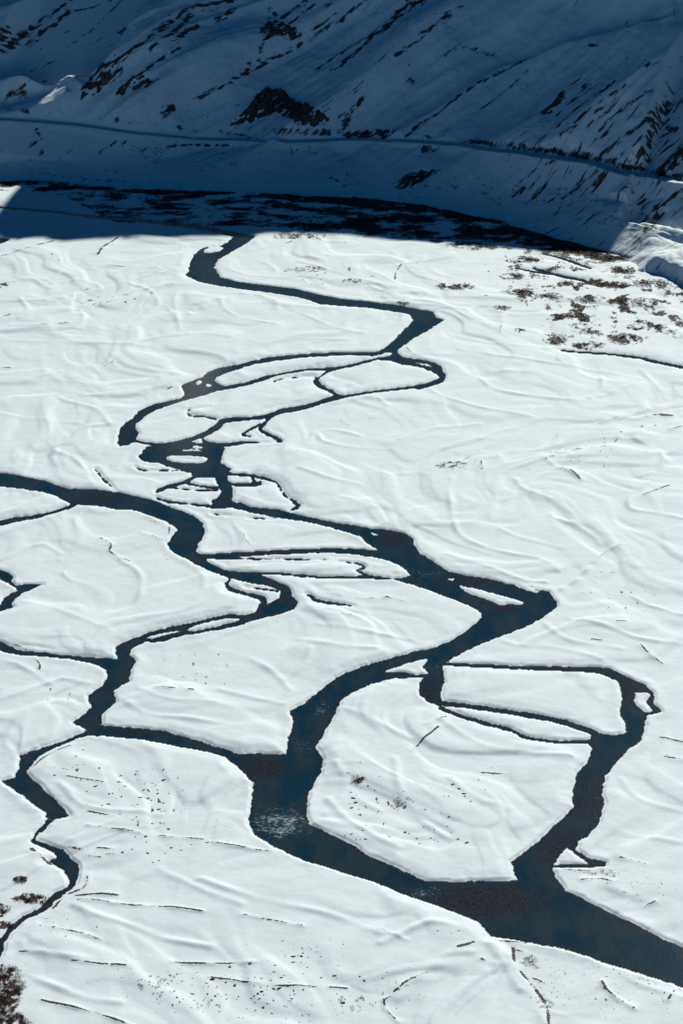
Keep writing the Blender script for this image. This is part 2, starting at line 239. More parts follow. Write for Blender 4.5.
# ------------------------------------------------------------------ mesh helpers
def link(ob): COL.objects.link(ob); return ob
def grid_mesh(name, P, mat, keep=None, attrs=None, smooth=True):
    """P: (rows, cols, 3)."""
    R, Cn = P.shape[:2]
    idx = np.arange(R*Cn).reshape(R, Cn)
    q = np.stack([idx[:-1, :-1], idx[1:, :-1], idx[1:, 1:], idx[:-1, 1:]], -1)
    q = q[keep] if keep is not None else q.reshape(-1, 4)
    V = P.reshape(-1, 3)
    if keep is not None:
        used = np.zeros(len(V), bool); used[q.ravel()] = True
        remap = np.cumsum(used)-1; q = remap[q]; V = V[used]
        if attrs: attrs = {k: a.reshape(-1)[used] for k, a in attrs.items()}
    return raw_mesh(name, V, q, mat, attrs, smooth)
def raw_mesh(name, V, Q, mat, attrs=None, smooth=False, parent=None):
    V = np.asarray(V, np.float32); Q = np.asarray(Q, np.int32)
    n = Q.shape[1]
    me = bpy.data.meshes.new(name)
    me.vertices.add(len(V)); me.vertices.foreach_set('co', V.ravel())
    me.loops.add(Q.size); me.loops.foreach_set('vertex_index', Q.ravel())
    me.polygons.add(len(Q)); me.polygons.foreach_set('loop_start', np.arange(0, Q.size, n, dtype=np.int32))
    me.polygons.foreach_set('loop_total', np.full(len(Q), n, np.int32))
    me.polygons.foreach_set('use_smooth', np.full(len(Q), smooth))
    me.update(calc_edges=True); me.validate()
    if attrs:
        for k, a in attrs.items():
            at = me.attributes.new(k, 'FLOAT', 'POINT'); at.data.foreach_set('value', np.asarray(a, np.float32).ravel())
    me.materials.append(mat)
    ob = link(bpy.data.objects.new(name, me))
    if parent: ob.parent = parent
    return ob
def tag(o, label=None, cat=None, group=None, kind=None):
    if label: o['label'] = label
    if cat: o['category'] = cat
    if group: o['group'] = group
    if kind: o['kind'] = kind
    return o

# ------------------------------------------------------------------ materials
def new_mat(name):
    m = bpy.data.materials.new(name); m.use_nodes = True
    nt = m.node_tree; b = nt.nodes['Principled BSDF']; return m, nt, b
def N(nt, t, **kw):
    n = nt.nodes.new(t)
    for k, v in kw.items():
        if k in n.inputs: n.inputs[k].default_value = v
        else: setattr(n, k, v)
    return n
def mapping(nt, scale=(1,1,1), rot=(0,0,0)):
    tc = nt.nodes.new('ShaderNodeTexCoord'); mp = nt.nodes.new('ShaderNodeMapping')
    mp.inputs['Scale'].default_value = scale; mp.inputs['Rotation'].default_value = rot
    nt.links.new(tc.outputs['Object'], mp.inputs['Vector']); return mp.outputs['Vector']
def noise(nt, vec, scale, detail=4, rough=.55):
    n = N(nt, 'ShaderNodeTexNoise'); n.inputs['Scale'].default_value = scale
    n.inputs['Detail'].default_value = detail; n.inputs['Roughness'].default_value = rough
    nt.links.new(vec, n.inputs['Vector']); return n.outputs['Fac']
def math_(nt, op, a, b=None, c=None, clamp=False):
    n = nt.nodes.new('ShaderNodeMath'); n.operation = op; n.use_clamp = clamp
    for i, x in enumerate((a, b, c)):
        if x is None: continue
        if isinstance(x, (int, float)): n.inputs[i].default_value = x
        else: nt.links.new(x, n.inputs[i])
    return n.outputs[0]
def maprange(nt, x, a, b, c=0, d=1):
    n = nt.nodes.new('ShaderNodeMapRange'); n.interpolation_type = 'SMOOTHSTEP'
    n.inputs['From Min'].default_value = a; n.inputs['From Max'].default_value = b
    n.inputs['To Min'].default_value = c; n.inputs['To Max'].default_value = d
    nt.links.new(x, n.inputs['Value']); return n.outputs['Result']
def mixc(nt, f, a, b):
    n = nt.nodes.new('ShaderNodeMix'); n.data_type = 'RGBA'
    if isinstance(f, (int, float)): n.inputs['Factor'].default_value = f
    else: nt.links.new(f, n.inputs['Factor'])
    for s, x in (('A', a), ('B', b)):
        i = [k for k in n.inputs if k.name == s and k.type == 'RGBA'][0]
        if isinstance(x, tuple): i.default_value = x+(1,)
        else: nt.links.new(x, i)
    return [o for o in n.outputs if o.type == 'RGBA'][0]
def attr(nt, name):
    n = nt.nodes.new('ShaderNodeAttribute'); n.attribute_name = name; return n.outputs['Fac']
def bump(nt, b, h, strength, dist=1.0):
    n = nt.nodes.new('ShaderNodeBump'); n.inputs['Strength'].default_value = strength
    n.inputs['Distance'].default_value = dist
    nt.links.new(h, n.inputs['Height']); nt.links.new(n.outputs['Normal'], b.inputs['Normal'])

SNOW = (.745, .83, .85)
def snow_material(name, dirt_col_a, dirt_col_b, bstr=.25, rockscale=.5, snow=SNOW, lo=.45, hi=.68, fall=False):
    m, nt, b = new_mat(name); v = mapping(nt); vr = v
    if fall:                                    # stretched down the fall line
        vr = mapping(nt, (1, 1, 1), (0, 0, -math.radians(33.5))); m2 = nt.nodes.new('ShaderNodeMapping'); m2.inputs['Scale'].default_value = (.28, 1, .35)
        nt.links.new(vr, m2.inputs['Vector']); vr = m2.outputs['Vector']
    n1 = noise(nt, vr, rockscale, 5, .6); n2 = noise(nt, v, .06, 3, .5); n3 = noise(nt, v, 2.2, 3, .6)
    d = attr(nt, 'dirt')
    # exposed ground where the dirt amount beats the patchy noise
    s = math_(nt, 'ADD', d, math_(nt, 'MULTIPLY', math_(nt, 'SUBTRACT', n1, .5), 1.5))
    f = maprange(nt, s, lo, hi)
    sn = mixc(nt, maprange(nt, n2, .35, .65), tuple(c*.965 for c in snow), snow)
    dc = mixc(nt, maprange(nt, n3, .35, .65), dirt_col_a, dirt_col_b)
    nt.links.new(mixc(nt, f, sn, dc), b.inputs['Base Color'])
    b.inputs['Roughness'].default_value = .75; b.inputs['Specular IOR Level'].default_value = .25
    h = math_(nt, 'ADD', noise(nt, v, .16, 3, .5), math_(nt, 'MULTIPLY', n3, .06))
    bump(nt, b, h, bstr, 1.2)
    return m
M_PLAIN = snow_material('snow_plain_surface', (.028,.018,.015), (.055,.034,.028), .22, 1.3)
M_HILL = snow_material('snow_hill_surface', (.055,.034,.030), (.105,.07,.06), .6, .75, SNOW, .38, .78, True)
M_ROAD, nt, b = new_mat('packed_road_snow')
v = mapping(nt); nt.links.new(mixc(nt, maprange(nt, noise(nt, v, .4), .3, .7), (.45,.52,.56), (.72,.8,.84)), b.inputs['Base Color']); b.inputs['Roughness'].default_value = .8

M_WATER, nt, b = new_mat('river_water')
v = mapping(nt); sh = attr(nt, 'shallow'); sp = attr(nt, 'riffle')
n1 = noise(nt, v, .35, 5, .65); n2 = noise(nt, v, .9, 6, .75)
f = maprange(nt, math_(nt, 'ADD', sh, math_(nt, 'MULTIPLY', math_(nt, 'SUBTRACT', n1, .5), 1.3)), .22, 1.05)
grav = mixc(nt, maprange(nt, n2, .4, .65), (.014,.018,.023), (.046,.041,.042))
deep = mixc(nt, maprange(nt, noise(nt, mapping(nt, (1, .4, 1)), .09, 5, .6), .38, .62), (.006,.030,.050), (.024,.040,.048))
base = mixc(nt, f, deep, grav)
vs = mapping(nt, (.55, 1.1, 1), (0, 0, .35)); n4 = noise(nt, vs, 1.0, 5, .8)
n4 = math_(nt, 'ADD', n4, math_(nt, 'MULTIPLY', math_(nt, 'SUBTRACT', noise(nt, v, .16, 2), .5), .35))
ff = maprange(nt, math_(nt, 'ADD', math_(nt, 'MULTIPLY', sp, .18), n4), .72, .90)
nt.links.new(mixc(nt, ff, base, (.34,.42,.43)), b.inputs['Base Color'])  # pale riffle foam and sun glitter, painted into the base colour
b.inputs['Roughness'].default_value = .11; b.inputs['IOR'].default_value = 1.33
bump(nt, b, math_(nt, 'MULTIPLY', noise(nt, v, .8, 3), math_(nt, 'ADD', .3, sp)), .3, .3)

def flat_mat(name, a, c, scale, bs=.5, rough=.9):
    m, nt, b = new_mat(name); v = mapping(nt); n = noise(nt, v, scale, 5, .65)
    nt.links.new(mixc(nt, maprange(nt, n, .35, .65), a, c), b.inputs['Base Color'])
    b.inputs['Roughness'].default_value = rough; b.inputs['Specular IOR Level'].default_value = .2
    bump(nt, b, n, bs, .6); return m
M_ROCK = flat_mat('slope_rock', (.045,.030,.027), (.12,.08,.068), .6, 1)
M_STONE = flat_mat('river_stone', (.05,.042,.04), (.14,.11,.10), 3)
M_TWIG = flat_mat('willow_twig', (.11,.055,.045), (.26,.155,.125), .9, .2)
M_BUSH = flat_mat('bush_twig', (.11,.05,.038), (.24,.13,.09), 1.2, .2)
M_BRUSH = flat_mat('dry_brush', (.05,.034,.032), (.13,.085,.075), .5, .2)

# ------------------------------------------------------------------ valley floor grid
uf = np.arange(-28, 712, 1.0)
ul = -28-np.cumsum(np.geomspace(1.5, 700, 34)); ur = 711+np.cumsum(np.geomspace(1.5, 700, 34))
U = np.concatenate([ul[::-1], uf, ur])
vf = np.concatenate([np.arange(178, 330, .75), np.arange(330, 1052, 1.0)])
vb = 1051+np.cumsum(np.geomspace(1.5, 180, 22))
Vv = np.concatenate([vf, vb])
UU, VV = np.meshgrid(U, Vv)
GX, GY = ground(UU, VV)
c0 = len(ul); c1 = c0+len(uf); r1 = len(vf)
FU, FV, FX, FY = UU[:r1, c0:c1], VV[:r1, c0:c1], GX[:r1, c0:c1], GY[:r1, c0:c1]
MX = np.abs(FX[:, 1]-FX[:, 0]); MY = np.abs(np.gradient(FY[:, 300], vf))         # metres per pixel

def stroke_poly(st):
    p = np.array(st, float); xy = p[:, :2]; w = np.maximum(p[:, 2], 1.1)/2
    d = np.gradient(xy, axis=0); d /= np.linalg.norm(d, axis=1)[:, None]+1e-9
    n = np.stack([-d[:, 1], d[:, 0]], 1)
    a = xy+n*w[:, None]; b_ = xy-n*w[:, None]
    return np.vstack([a, b_[::-1]])
def smooth_stroke(st, sub=4):
    p = np.array(st, float)
    if len(p) < 3: return p
    q = np.vstack([2*p[0]-p[1], p, 2*p[-1]-p[-2]]); out = []
    for i in range(1, len(q)-2):
        for k in range(sub):
            t = k/sub
            out.append(.5*((2*q[i])+(-q[i-1]+q[i+1])*t+(2*q[i-1]-5*q[i]+4*q[i+1]-q[i+2])*t*t+(-q[i-1]+3*q[i]-3*q[i+1]+q[i+2])*t**3))
    out.append(p[-1]); return np.array(out)
def row_range(y0, y1):
    return max(0, np.searchsorted(vf, y0)-1), min(r1, np.searchsorted(vf, y1)+1)
def fill(poly, target, val, wob=True):
    p = np.asarray(poly, float)
    x0, y0 = p.min(0); x1, y1 = p.max(0)
    ra, rb = row_range(y0-1, y1+1); ca, cb = max(0, int(x0+28)-1), min(len(uf), int(x1+28)+3)
    if ra >= rb or ca >= cb: return
    X = (FU+WOBX)[ra:rb, ca:cb]; Y = (FV+WOBY)[ra:rb, ca:cb]
    ins = np.zeros(X.shape, bool)
    q = np.roll(p, -1, 0)
    for (xa, ya), (xb, yb) in zip(p, q):
        if ya == yb: continue
        c = ((ya > Y) != (yb > Y)) & (X < (xb-xa)*(Y-ya)/(yb-ya)+xa)
        ins ^= c
    target[ra:rb, ca:cb][ins] = val
# ragged banks: the outline wanders by well under a metre
WOBX = 1.25*fbm(FX/3.2, FY/3.2, 3, 5)+.25*perlin(FX/.9, FY/.9, 15)
WOBY = (.55*fbm(FX/3.4, FY/3.4, 3, 9))*np.clip(.8/MY, .25, 1)[:, None]
water = np.zeros(FX.shape, bool)
for st in STROKES[:0]: pass
for p in POLYS: fill(p, water, True)
for p in ISLANDS: fill(p, water, False)
for st in STROKES:
    s = smooth_stroke(st); s[:, 2] = np.where(s[:, 1] < 680, .8, .92)*s[:, 2]; fill(stroke_poly(s), water, True)

# distance to the water line in metres, from both sides
DIST = np.full(FX.shape, 30.0)
eh = np.argwhere(water[:, 1:] != water[:, :-1]); ev = np.argwhere(water[1:] != water[:-1])
pts = [(r, c, .5*(FX[r, c]+FX[r, c+1]), FY[r, c]) for r, c in eh]+[(r, c, FX[r, c], .5*(FY[r, c]+FY[r+1, c])) for r, c in ev]
RAD = 6.6
for r, c, px, py in pts:
    kc = int(RAD/MX[r])+1; kr = int(RAD/MY[r])+1
    a, b_, cc, d_ = max(0, r-kr), min(r1, r+kr+1), max(0, c-kc), c+kc+1
    w = DIST[a:b_, cc:d_]
    np.minimum(w, np.hypot(FX[a:b_, cc:d_]-px, FY[a:b_, cc:d_]-py), out=w)
def blur(a):
    p = np.pad(a, 1, 'edge'); a = (p[:-2, 1:-1]+2*p[1:-1, 1:-1]+p[2:, 1:-1])/4
    p = np.pad(a, 1, 'edge'); return (p[1:-1, :-2]+2*p[1:-1, 1:-1]+p[1:-1, 2:])/4
D = np.where(water, -DIST, DIST)
D = blur(D)

def seg_dist(pts_xy, R):
    """distance in metres to a world polyline, only near it; yields slices"""
    out = []
    for (xa, ya), (xb, yb) in zip(pts_xy[:-1], pts_xy[1:]):
        ua, va = project(xa, ya, 0); ub, vb2 = project(xb, yb, 0)
        rm = np.clip(np.searchsorted(vf, (va+vb2)/2), 0, r1-1)
        kx = R/MX[rm]; ky = R/MY[rm]
        ra, rb = row_range(min(va, vb2)-ky, max(va, vb2)+ky)
        ca, cb = max(0, int(min(ua, ub)-kx+28)), min(len(uf), int(max(ua, ub)+kx+30))
        if ra >= rb or ca >= cb: continue
        X, Y = FX[ra:rb, ca:cb], FY[ra:rb, ca:cb]
        L2 = (xb-xa)**2+(yb-ya)**2+1e-9
        t = np.clip(((X-xa)*(xb-xa)+(Y-ya)*(yb-ya))/L2, 0, 1)
        out.append((slice(ra, rb), slice(ca, cb), np.hypot(X-xa-t*(xb-xa), Y-ya-t*(yb-ya))))
    return out

# ------------------------------------------------------------------ valley floor relief
def drift_relief(X, Y):
    wx = 38*fbm(X/120, Y/120, 3, 21); wy = 38*fbm(X/120+5, Y/120+9, 3, 31)
    a = fbm((X+wx)/85, (Y+wy)/85, 2, 41)
    scroll = np.abs(np.sin(a*9.0))                                   # curved scroll bars of old channels
    b2 = fbm((X+wx*.5)/30, (Y+wy*.5)/42, 3, 51)
    r = perlin((X+wx)/22, (Y+wy)/60, 61)
    e = np.tanh(5*perlin((X+wx*1.4)/55, (Y+wy*1.4)/55, 71))          # low terraces with short risers
    f2 = np.tanh(11*(perlin((X+wx*1.2)/34, (Y+wy*1.2)/40, 73)-.1))
    f3 = np.tanh(9*(perlin((X+wx*.8)/17, (Y+wy*.8)/24, 75)-.25))
    e = np.tanh(13*perlin((X+wx*1.4)/58, (Y+wy*1.4)/58, 71))
    return .17*scroll+.26*b2+.06*r+.44*e+.26*f2+.14*f3
REL = drift_relief(FX, FY)
Z = .12+(REL-REL.mean())*.8
dirt = np.zeros(FX.shape)
for i, (pl, wpx, brown, hgt) in enumerate(SCARPS):
    s = smooth_stroke([(x, y, 0) for x, y in pl])[:, :2]
    if len(s) < 3: s = np.linspace(s[0], s[-1], 5)
    gx, gy = ground(s[:, 0], s[:, 1]); w = np.stack([gx, gy], 1)
    rm = np.clip(np.searchsorted(vf, s[:, 1].mean()), 0, r1-1)
    hw = max(.42*wpx*math.sqrt(MX[rm]*MY[rm]), .45)
    W = max(hw*2.2, 1.2*MY[rm]); best = {}
    field = np.full(FX.shape, 99.0, np.float32) if False else None
    acc = seg_dist(w, W*7)
    if not acc: continue
    ra = min(a[0].start for a in acc); rb = max(a[0].stop for a in acc); ca = min(a[1].start for a in acc); cb = max(a[1].stop for a in acc)
    fld = np.full((rb-ra, cb-ca), 99.0)
    for sr, sc_, dd in acc:
        w_ = fld[sr.start-ra:sr.stop-ra, sc_.start-ca:sc_.stop-ca]; np.minimum(w_, dd, out=w_)
    X, Y = FX[ra:rb, ca:cb], FY[ra:rb, ca:cb]
    var = np.clip(.8+.9*perlin(X/7, Y/7, 100+i), .15, 1.3)
    Z[ra:rb, ca:cb] += (hgt*.36*np.exp(-(fld/W)**2)+abs(hgt)*.17*np.exp(-(fld/(2.8*W))**2))*var
    dd = 1.1*brown*np.exp(-(fld/(hw*1.05))**2)*np.clip(.78+.9*perlin(X/7, Y/7, 300+i)+.3*perlin(X/2, Y/2, 340+i), 0, 1.1)
    dirt[ra:rb, ca:cb] = np.maximum(dirt[ra:rb, ca:cb], dd)
for i, (pl, wpx, hgt) in enumerate(DRIFTS):
    s = smooth_stroke([(x, y, 0) for x, y in pl], 6)[:, :2]
    gx, gy = ground(s[:, 0], s[:, 1]); w = np.stack([gx, gy], 1)
    rm = np.clip(np.searchsorted(vf, s[:, 1].mean()), 0, r1-1)
    W = max(.42*wpx*math.sqrt(MX[rm]*MY[rm]), 1.6)
    acc = seg_dist(w, W*7)
    if not acc: continue
    ra = min(a[0].start for a in acc); rb = max(a[0].stop for a in acc); ca = min(a[1].start for a in acc); cb = max(a[1].stop for a in acc)
    fld = np.full((rb-ra, cb-ca), 99.0)
    for sr, sc_, dd in acc:
        w_ = fld[sr.start-ra:sr.stop-ra, sc_.start-ca:sc_.stop-ca]; np.minimum(w_, dd, out=w_)
    X, Y = FX[ra:rb, ca:cb], FY[ra:rb, ca:cb]
    var = np.clip(.75+.9*perlin(X/16, Y/16, 500+i), .1, 1.3)
    Z[ra:rb, ca:cb] += hgt*.36*np.exp(-(fld/W)**2)*var
# stubble and gravel grains showing through thin snow
stub = np.zeros(FX.shape)
for cx, cy, rx, ry, st in [(260,1000,130,34,1),(300,955,70,22,.8),(150,985,70,30,.8),(140,800,60,35,.9),(90,775,40,22,.7),(215,835,40,20,.6),(60,930,50,30,.7),(400,990,50,24,.7),(630,990,70,34,.9),(560,985,40,30,.8),
                           (640,890,45,40,.7),(400,820,60,35,.8),(470,795,60,25,.6),(360,790,25,30,.8),(200,670,70,30,.5),(60,690,50,25,.5),(620,590,60,40,.5),(580,455,50,30,.7),(640,440,40,30,.5),(450,470,60,20,.5),(120,300,120,30,.4),(330,275,60,14,.7),(60,255,50,12,.5),(180,560,40,20,.4),(520,270,50,20,.7),(450,930,40,20,.6)]:
    stub = np.maximum(stub, st*np.exp(-(((FU-cx)/rx)**2+((FV-cy)/ry)**2)*1.2))
sx1 = np.clip(MX[:, None]*2.2, .7, 5); sy1 = np.clip(MY[:, None]*1.9, .7, 5)
gr = perlin(FX/1.0, FY/1.25, 610)*(MY[:, None] < .62)+perlin(FX/1.9, FY/2.6, 611)*((MY[:, None] >= .62) & (MY[:, None] < 1.3))+perlin(FX/3.2, FY/6, 612)*(MY[:, None] >= 1.3)
dirt = np.maximum(dirt, .75*sstep(.36, .62, gr+.22*(stub-1)+.12*perlin(FX/14, FY/14, 613))*sstep(.12, .4, stub))
# thicket ground
def ellipse_mask(X, Y, cx, cy, rx, ry):
    gx, gy = ground(cx, cy); r = np.clip(np.searchsorted(vf, cy), 0, r1-1)
    return gx, gy, rx*MX[r], ry*MY[r]
TH = []
for i, (cx, cy, rx, ry, den, lab) in enumerate(THICKETS):
    gx, gy, a, b_ = ellipse_mask(FX, FY, cx, cy, rx, ry); TH.append((gx, gy, a, b_, den, lab))
    rr = np.hypot((FX-gx)/a, (FY-gy)/b_)
    m = np.clip(1.15-rr, 0, .6)/.6*den*.85
    dirt = np.maximum(dirt, m*np.clip(.95+1.1*fbm(FX/6, FY/11, 3, 700+i), 0, 1.1))
ff_ = sstep(480, 560, FU+45*fbm(FX/30, FY/30, 2, 1799))*sstep(246, 256, FV)*sstep(350, 325, FV)*sstep(0, 14, FV-np.interp(FU, [480,600,640,700], [244,256,272,290]))
fl = .60+.95*fbm(FX/13, FY/17, 4, 1801)+.25*fbm(FX/3, FY/5, 2, 1811)
dirt = np.maximum(dirt, ff_*np.clip((fl-.62)*1.9, 0, .85))
SCRUB = ff_*(fl-.75 > 0)
for (bx0, bx1, by, bh, bd, sd_) in [(280, 420, 236.5, 1.6, .6, 1), (425, 520, 246, 3.2, .9, 2), (515, 612, 254, 5, 1.0, 3), (600, 683, 283, 7, .6, 4)]:
    yy0 = by+(FU-(bx0+bx1)/2)*(.09 if bx0 > 420 and bx0 < 599 else (.28 if bx0 >= 600 else .03))
    mm = sstep(bx0-15, bx0+10, FU)*sstep(bx1+15, bx1-10, FU)*np.exp(-((FV-yy0)/bh)**2)
    dirt = np.maximum(dirt, bd*mm*np.clip(.7+1.0*fbm(FX/9, FY/14, 3, 1820+sd_), 0, 1.1))
for cx, cy, rx, ry, lab in BUSHES:
    rr = np.hypot((FU-cx)/rx, (FV-cy)/ry)
    dirt = np.maximum(dirt, .95*np.clip(1.3-rr, 0, .5)/.5*np.clip(.75+.9*fbm(FX/1.8, FY/2.4, 3, 1500), 0, 1.2))
# gravel and brush floor in the shade at the foot of the slope
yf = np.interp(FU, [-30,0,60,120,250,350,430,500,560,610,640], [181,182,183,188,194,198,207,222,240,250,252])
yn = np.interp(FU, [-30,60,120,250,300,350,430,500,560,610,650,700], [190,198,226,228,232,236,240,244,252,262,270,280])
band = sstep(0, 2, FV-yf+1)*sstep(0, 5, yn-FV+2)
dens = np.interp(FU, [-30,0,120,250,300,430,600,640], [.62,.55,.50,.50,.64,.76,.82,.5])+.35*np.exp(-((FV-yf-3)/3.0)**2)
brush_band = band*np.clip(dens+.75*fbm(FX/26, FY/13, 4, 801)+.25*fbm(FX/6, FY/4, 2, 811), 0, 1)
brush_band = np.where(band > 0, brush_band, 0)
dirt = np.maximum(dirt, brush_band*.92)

bank = sstep(.0, 1.0, D-.45*(1+perlin(FX/8, FY/8, 93)))
inside = sstep(0, 1.6, -D)
Zs = np.where(D > 0, .08+bank*(.40+.24*fbm(FX/7, FY/7, 3, 91)*np.exp(-np.clip(D, 0, 30)/2.5)), -.12-1.3*inside)
away = sstep(.4, 6.0, D)
Z = Zs+np.where(D > 0, away*np.maximum(Z, -.42), 0)
# damp gravel right at the water line
dirt = np.maximum(dirt, np.where(D > 0, .62*sstep(.9, .2, D)*np.clip(.55+1.3*perlin(FX/5, FY/5, 95), 0, 1.2), 1.0))
FULLZ = (drift_relief(GX, GY)-REL.mean())*.8+.6
edge = sstep(-28, -10, FU)*sstep(711, 693, FU)*sstep(1051, 1035, FV)
FULLZ[:r1, c0:c1] = Z
FULLZ[:r1, c0:c1] = np.where(D < 3, Z, FULLZ[:r1, c0:c1])
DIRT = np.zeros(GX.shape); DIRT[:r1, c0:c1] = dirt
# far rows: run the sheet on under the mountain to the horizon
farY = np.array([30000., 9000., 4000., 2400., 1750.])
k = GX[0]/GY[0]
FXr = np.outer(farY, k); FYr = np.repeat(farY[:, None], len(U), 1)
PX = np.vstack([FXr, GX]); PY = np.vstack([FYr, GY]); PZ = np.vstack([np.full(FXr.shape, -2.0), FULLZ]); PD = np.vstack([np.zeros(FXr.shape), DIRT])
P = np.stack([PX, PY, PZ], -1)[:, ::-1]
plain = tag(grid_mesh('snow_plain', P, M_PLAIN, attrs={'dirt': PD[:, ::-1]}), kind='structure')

def plain_z(x, y):
    u, v = project(x, y, 1.0)
    r = np.clip(np.searchsorted(vf, v), 0, r1-1); c = np.clip((np.asarray(u)+28).astype(int) if hasattr(u, '__len__') else int(u+28), 0, len(uf)-1)
    return Z[r, c], D[r, c]

# ------------------------------------------------------------------ river
shal = np.zeros(FX.shape); riff = np.zeros(FX.shape)
for cx, cy, rx, ry, br, spk in SHALLOWS:
    g = np.exp(-(((FU-cx)/rx)**2+((FV-cy)/ry)**2)*1.3)
    shal = np.maximum(shal, br*g); riff = np.maximum(riff, spk*g)
shal = np.clip(np.maximum(shal, 1.0*sstep(2.8, .3, DIST)*np.clip(.75+.9*perlin(FX/6, FY/6, 77), 0, 1)), 0, 1.3)
near = D < 1.6
kp = near[:-1, :-1] | near[1:, :-1] | near[1:, 1:] | near[:-1, 1:]
WZ = np.zeros(FX.shape)+.0
river = tag(grid_mesh('river_water', np.stack([FX, FY, WZ], -1)[:, ::-1], M_WATER, keep=kp[:, ::-1], attrs={'shallow': shal[:, ::-1], 'riffle': riff[:, ::-1]}), kind='structure')

# ------------------------------------------------------------------ mountain slope
FOOT = np.array([(-300,181),(-60,181),(0,181.5),(60,182),(120,187),(250,193),(350,197),(430,206),(500,221),(560,239),(605,252),(640,262),(683,276),(740,294),(900,340)], float)
fxw, fyw = ground(FOOT[:, 0], FOOT[:, 1])
fo = np.argsort(fxw); fxw = fxw[fo]; fyw = fyw[fo]
xs_ = np.linspace(-3000, 3000, 6001); yy_ = np.interp(xs_, fxw, fyw)
yy_[xs_ < fxw[0]] = fyw[0]; yy_[xs_ > fxw[-1]] = fyw[-1]-(xs_[xs_ > fxw[-1]]-fxw[-1])*.15
ker = np.hanning(31); ker /= ker.sum(); yy_ = np.convolve(np.pad(yy_, 15, 'edge'), ker, 'valid')
slope_ = np.gradient(yy_, xs_); ny_ = 1/np.sqrt(1+slope_**2); ny_ = np.convolve(np.pad(ny_, 60, 'edge'), np.hanning(121)/np.hanning(121).sum(), 'valid')
foot = lambda X: np.interp(X, xs_, yy_)
nY = lambda X: np.interp(X, xs_, ny_)
RT = 450.0
EDGE = np.array([(-400,245),(0,245),(60,244),(110,241),(230,240),(330,239),(400,245),(470,249),(560,254),(600,257),(625,246),(655,246),(690,256),(760,290),(900,320)], float)
ex, ey = ground(EDGE[:, 0], EDGE[:, 1]-1.5)
def ridge_h(X):
    Dr = foot(X)+RT; De = 1293.0*np.ones_like(X)
    for k in range(8):
        De = np.interp(X-(Dr-De)*TAN_A, ex, ey)
    H = (Dr-De)*TAN_E/math.cos(SUN_AZ)
    return H
def notch(X, c, w): return np.exp(-np.abs((X-c)/w)**2.4)
LOWER = .62
def base_hill(X, Y):
    X = np.asarray(X, float); Y = np.asarray(Y, float)
    t = Y-foot(X); s = t*nY(X)
    toe = np.where(s < 0, s*.8, s)
    z = LOWER*toe*sstep(-2, 22, s)**.35 if False else LOWER*np.where(s > 0, s-6*(1-np.exp(-s/9)), s*.8)
    z = z+np.where(s > 0, 1.6*(1-np.exp(-s/2.0)), 0)
    return z, s, t
def hill_z(X, Y, feats=True):
    z, s, t = base_hill(X, Y)
    al = X*.83+Y*.55; ac = -X*.55+Y*.83
    wv = 9*fbm(al/90, ac/60, 2, 902)
    ramp = sstep(5, 60, s)
    big = fbm((ac+wv)/85, al/300, 2, 901)
    med = perlin((ac+wv)/27, al/170, 903)
    ridged = 1-np.abs(perlin((ac+wv*.6)/13, al/95, 905))*2
    fine = perlin((ac+wv*.3)/4.2, al/45, 907)
    z = z+ramp*(17*big+4.5*med+1.3*ridged+.35*fine)+sstep(0, 15, s)*(.6*fbm(X/14, Y/14, 3, 911))
    #CL
    z = z+sstep(30, 110, s)*16*sstep(0.0, .5, fbm((ac+wv)/150, al/400, 1, 915))
    De = np.full(np.shape(X), 1293.0)
    for k in range(5): De = np.interp(X-(Y-De)*TAN_A, ex, ey)
    lim = (Y-De)*TAN_E/math.cos(SUN_AZ)-5
    lim = np.where(s > 25, lim, 1e9)
    z = np.where(lim-z < 8, z-np.clip(8-(lim-z), 0, None)**2/np.clip(16+np.clip(8-(lim-z), 0, None), 16, None)*1.9, z); z = np.minimum(z, lim)
    # right: river terrace in front of the slope
    tx = sstep(fxt0-4, fxt0+44, X+8*perlin(Y/14, X/20, 929))
    tt = s+18
    terr = (9.0*sstep(0, 11, tt+5*perlin(X/16, Y/40, 921)+2*perlin(X/6, Y/20, 922))+.06*np.clip(tt, 0, 60))*sstep(60, 45, tt)+LOWER*np.clip(tt-40, 0, None)
    terr = terr+.9*fbm(X/13, Y/18, 3, 923)
    terr = np.where(tt < 0, tt*.5-1, terr)
    z = np.maximum(z*(1-tx)+tx*np.minimum(z, terr+1e9*(tt > 60)), np.where(tx > .01, terr*tx-(1-tx)*4, -1e9)) if True else z
    for f in FEATS: z = f(X, Y, z, s)
    # upper part up to the crest that throws the shadow
    H = ridge_h(X)
    wob = 7*fbm(X/45, X*0+.3, 4, 931)
    for c, w, dep in NOTCH: H = H-dep*notch(X, c, w)
    up = sstep(235, 330, t)
    zr = H+wob*.6-.82*np.abs(t-RT)
    crestrough = (5*fbm(X/30, Y/30, 3, 941)-4)*sstep(235, 300, t)*sstep(RT-15, RT-80, t)
    z = z*(1-up)+zr*up+crestrough
    return z
fxt0 = float(ground(603, 258)[0])
FEATS = []; NOTCH = []
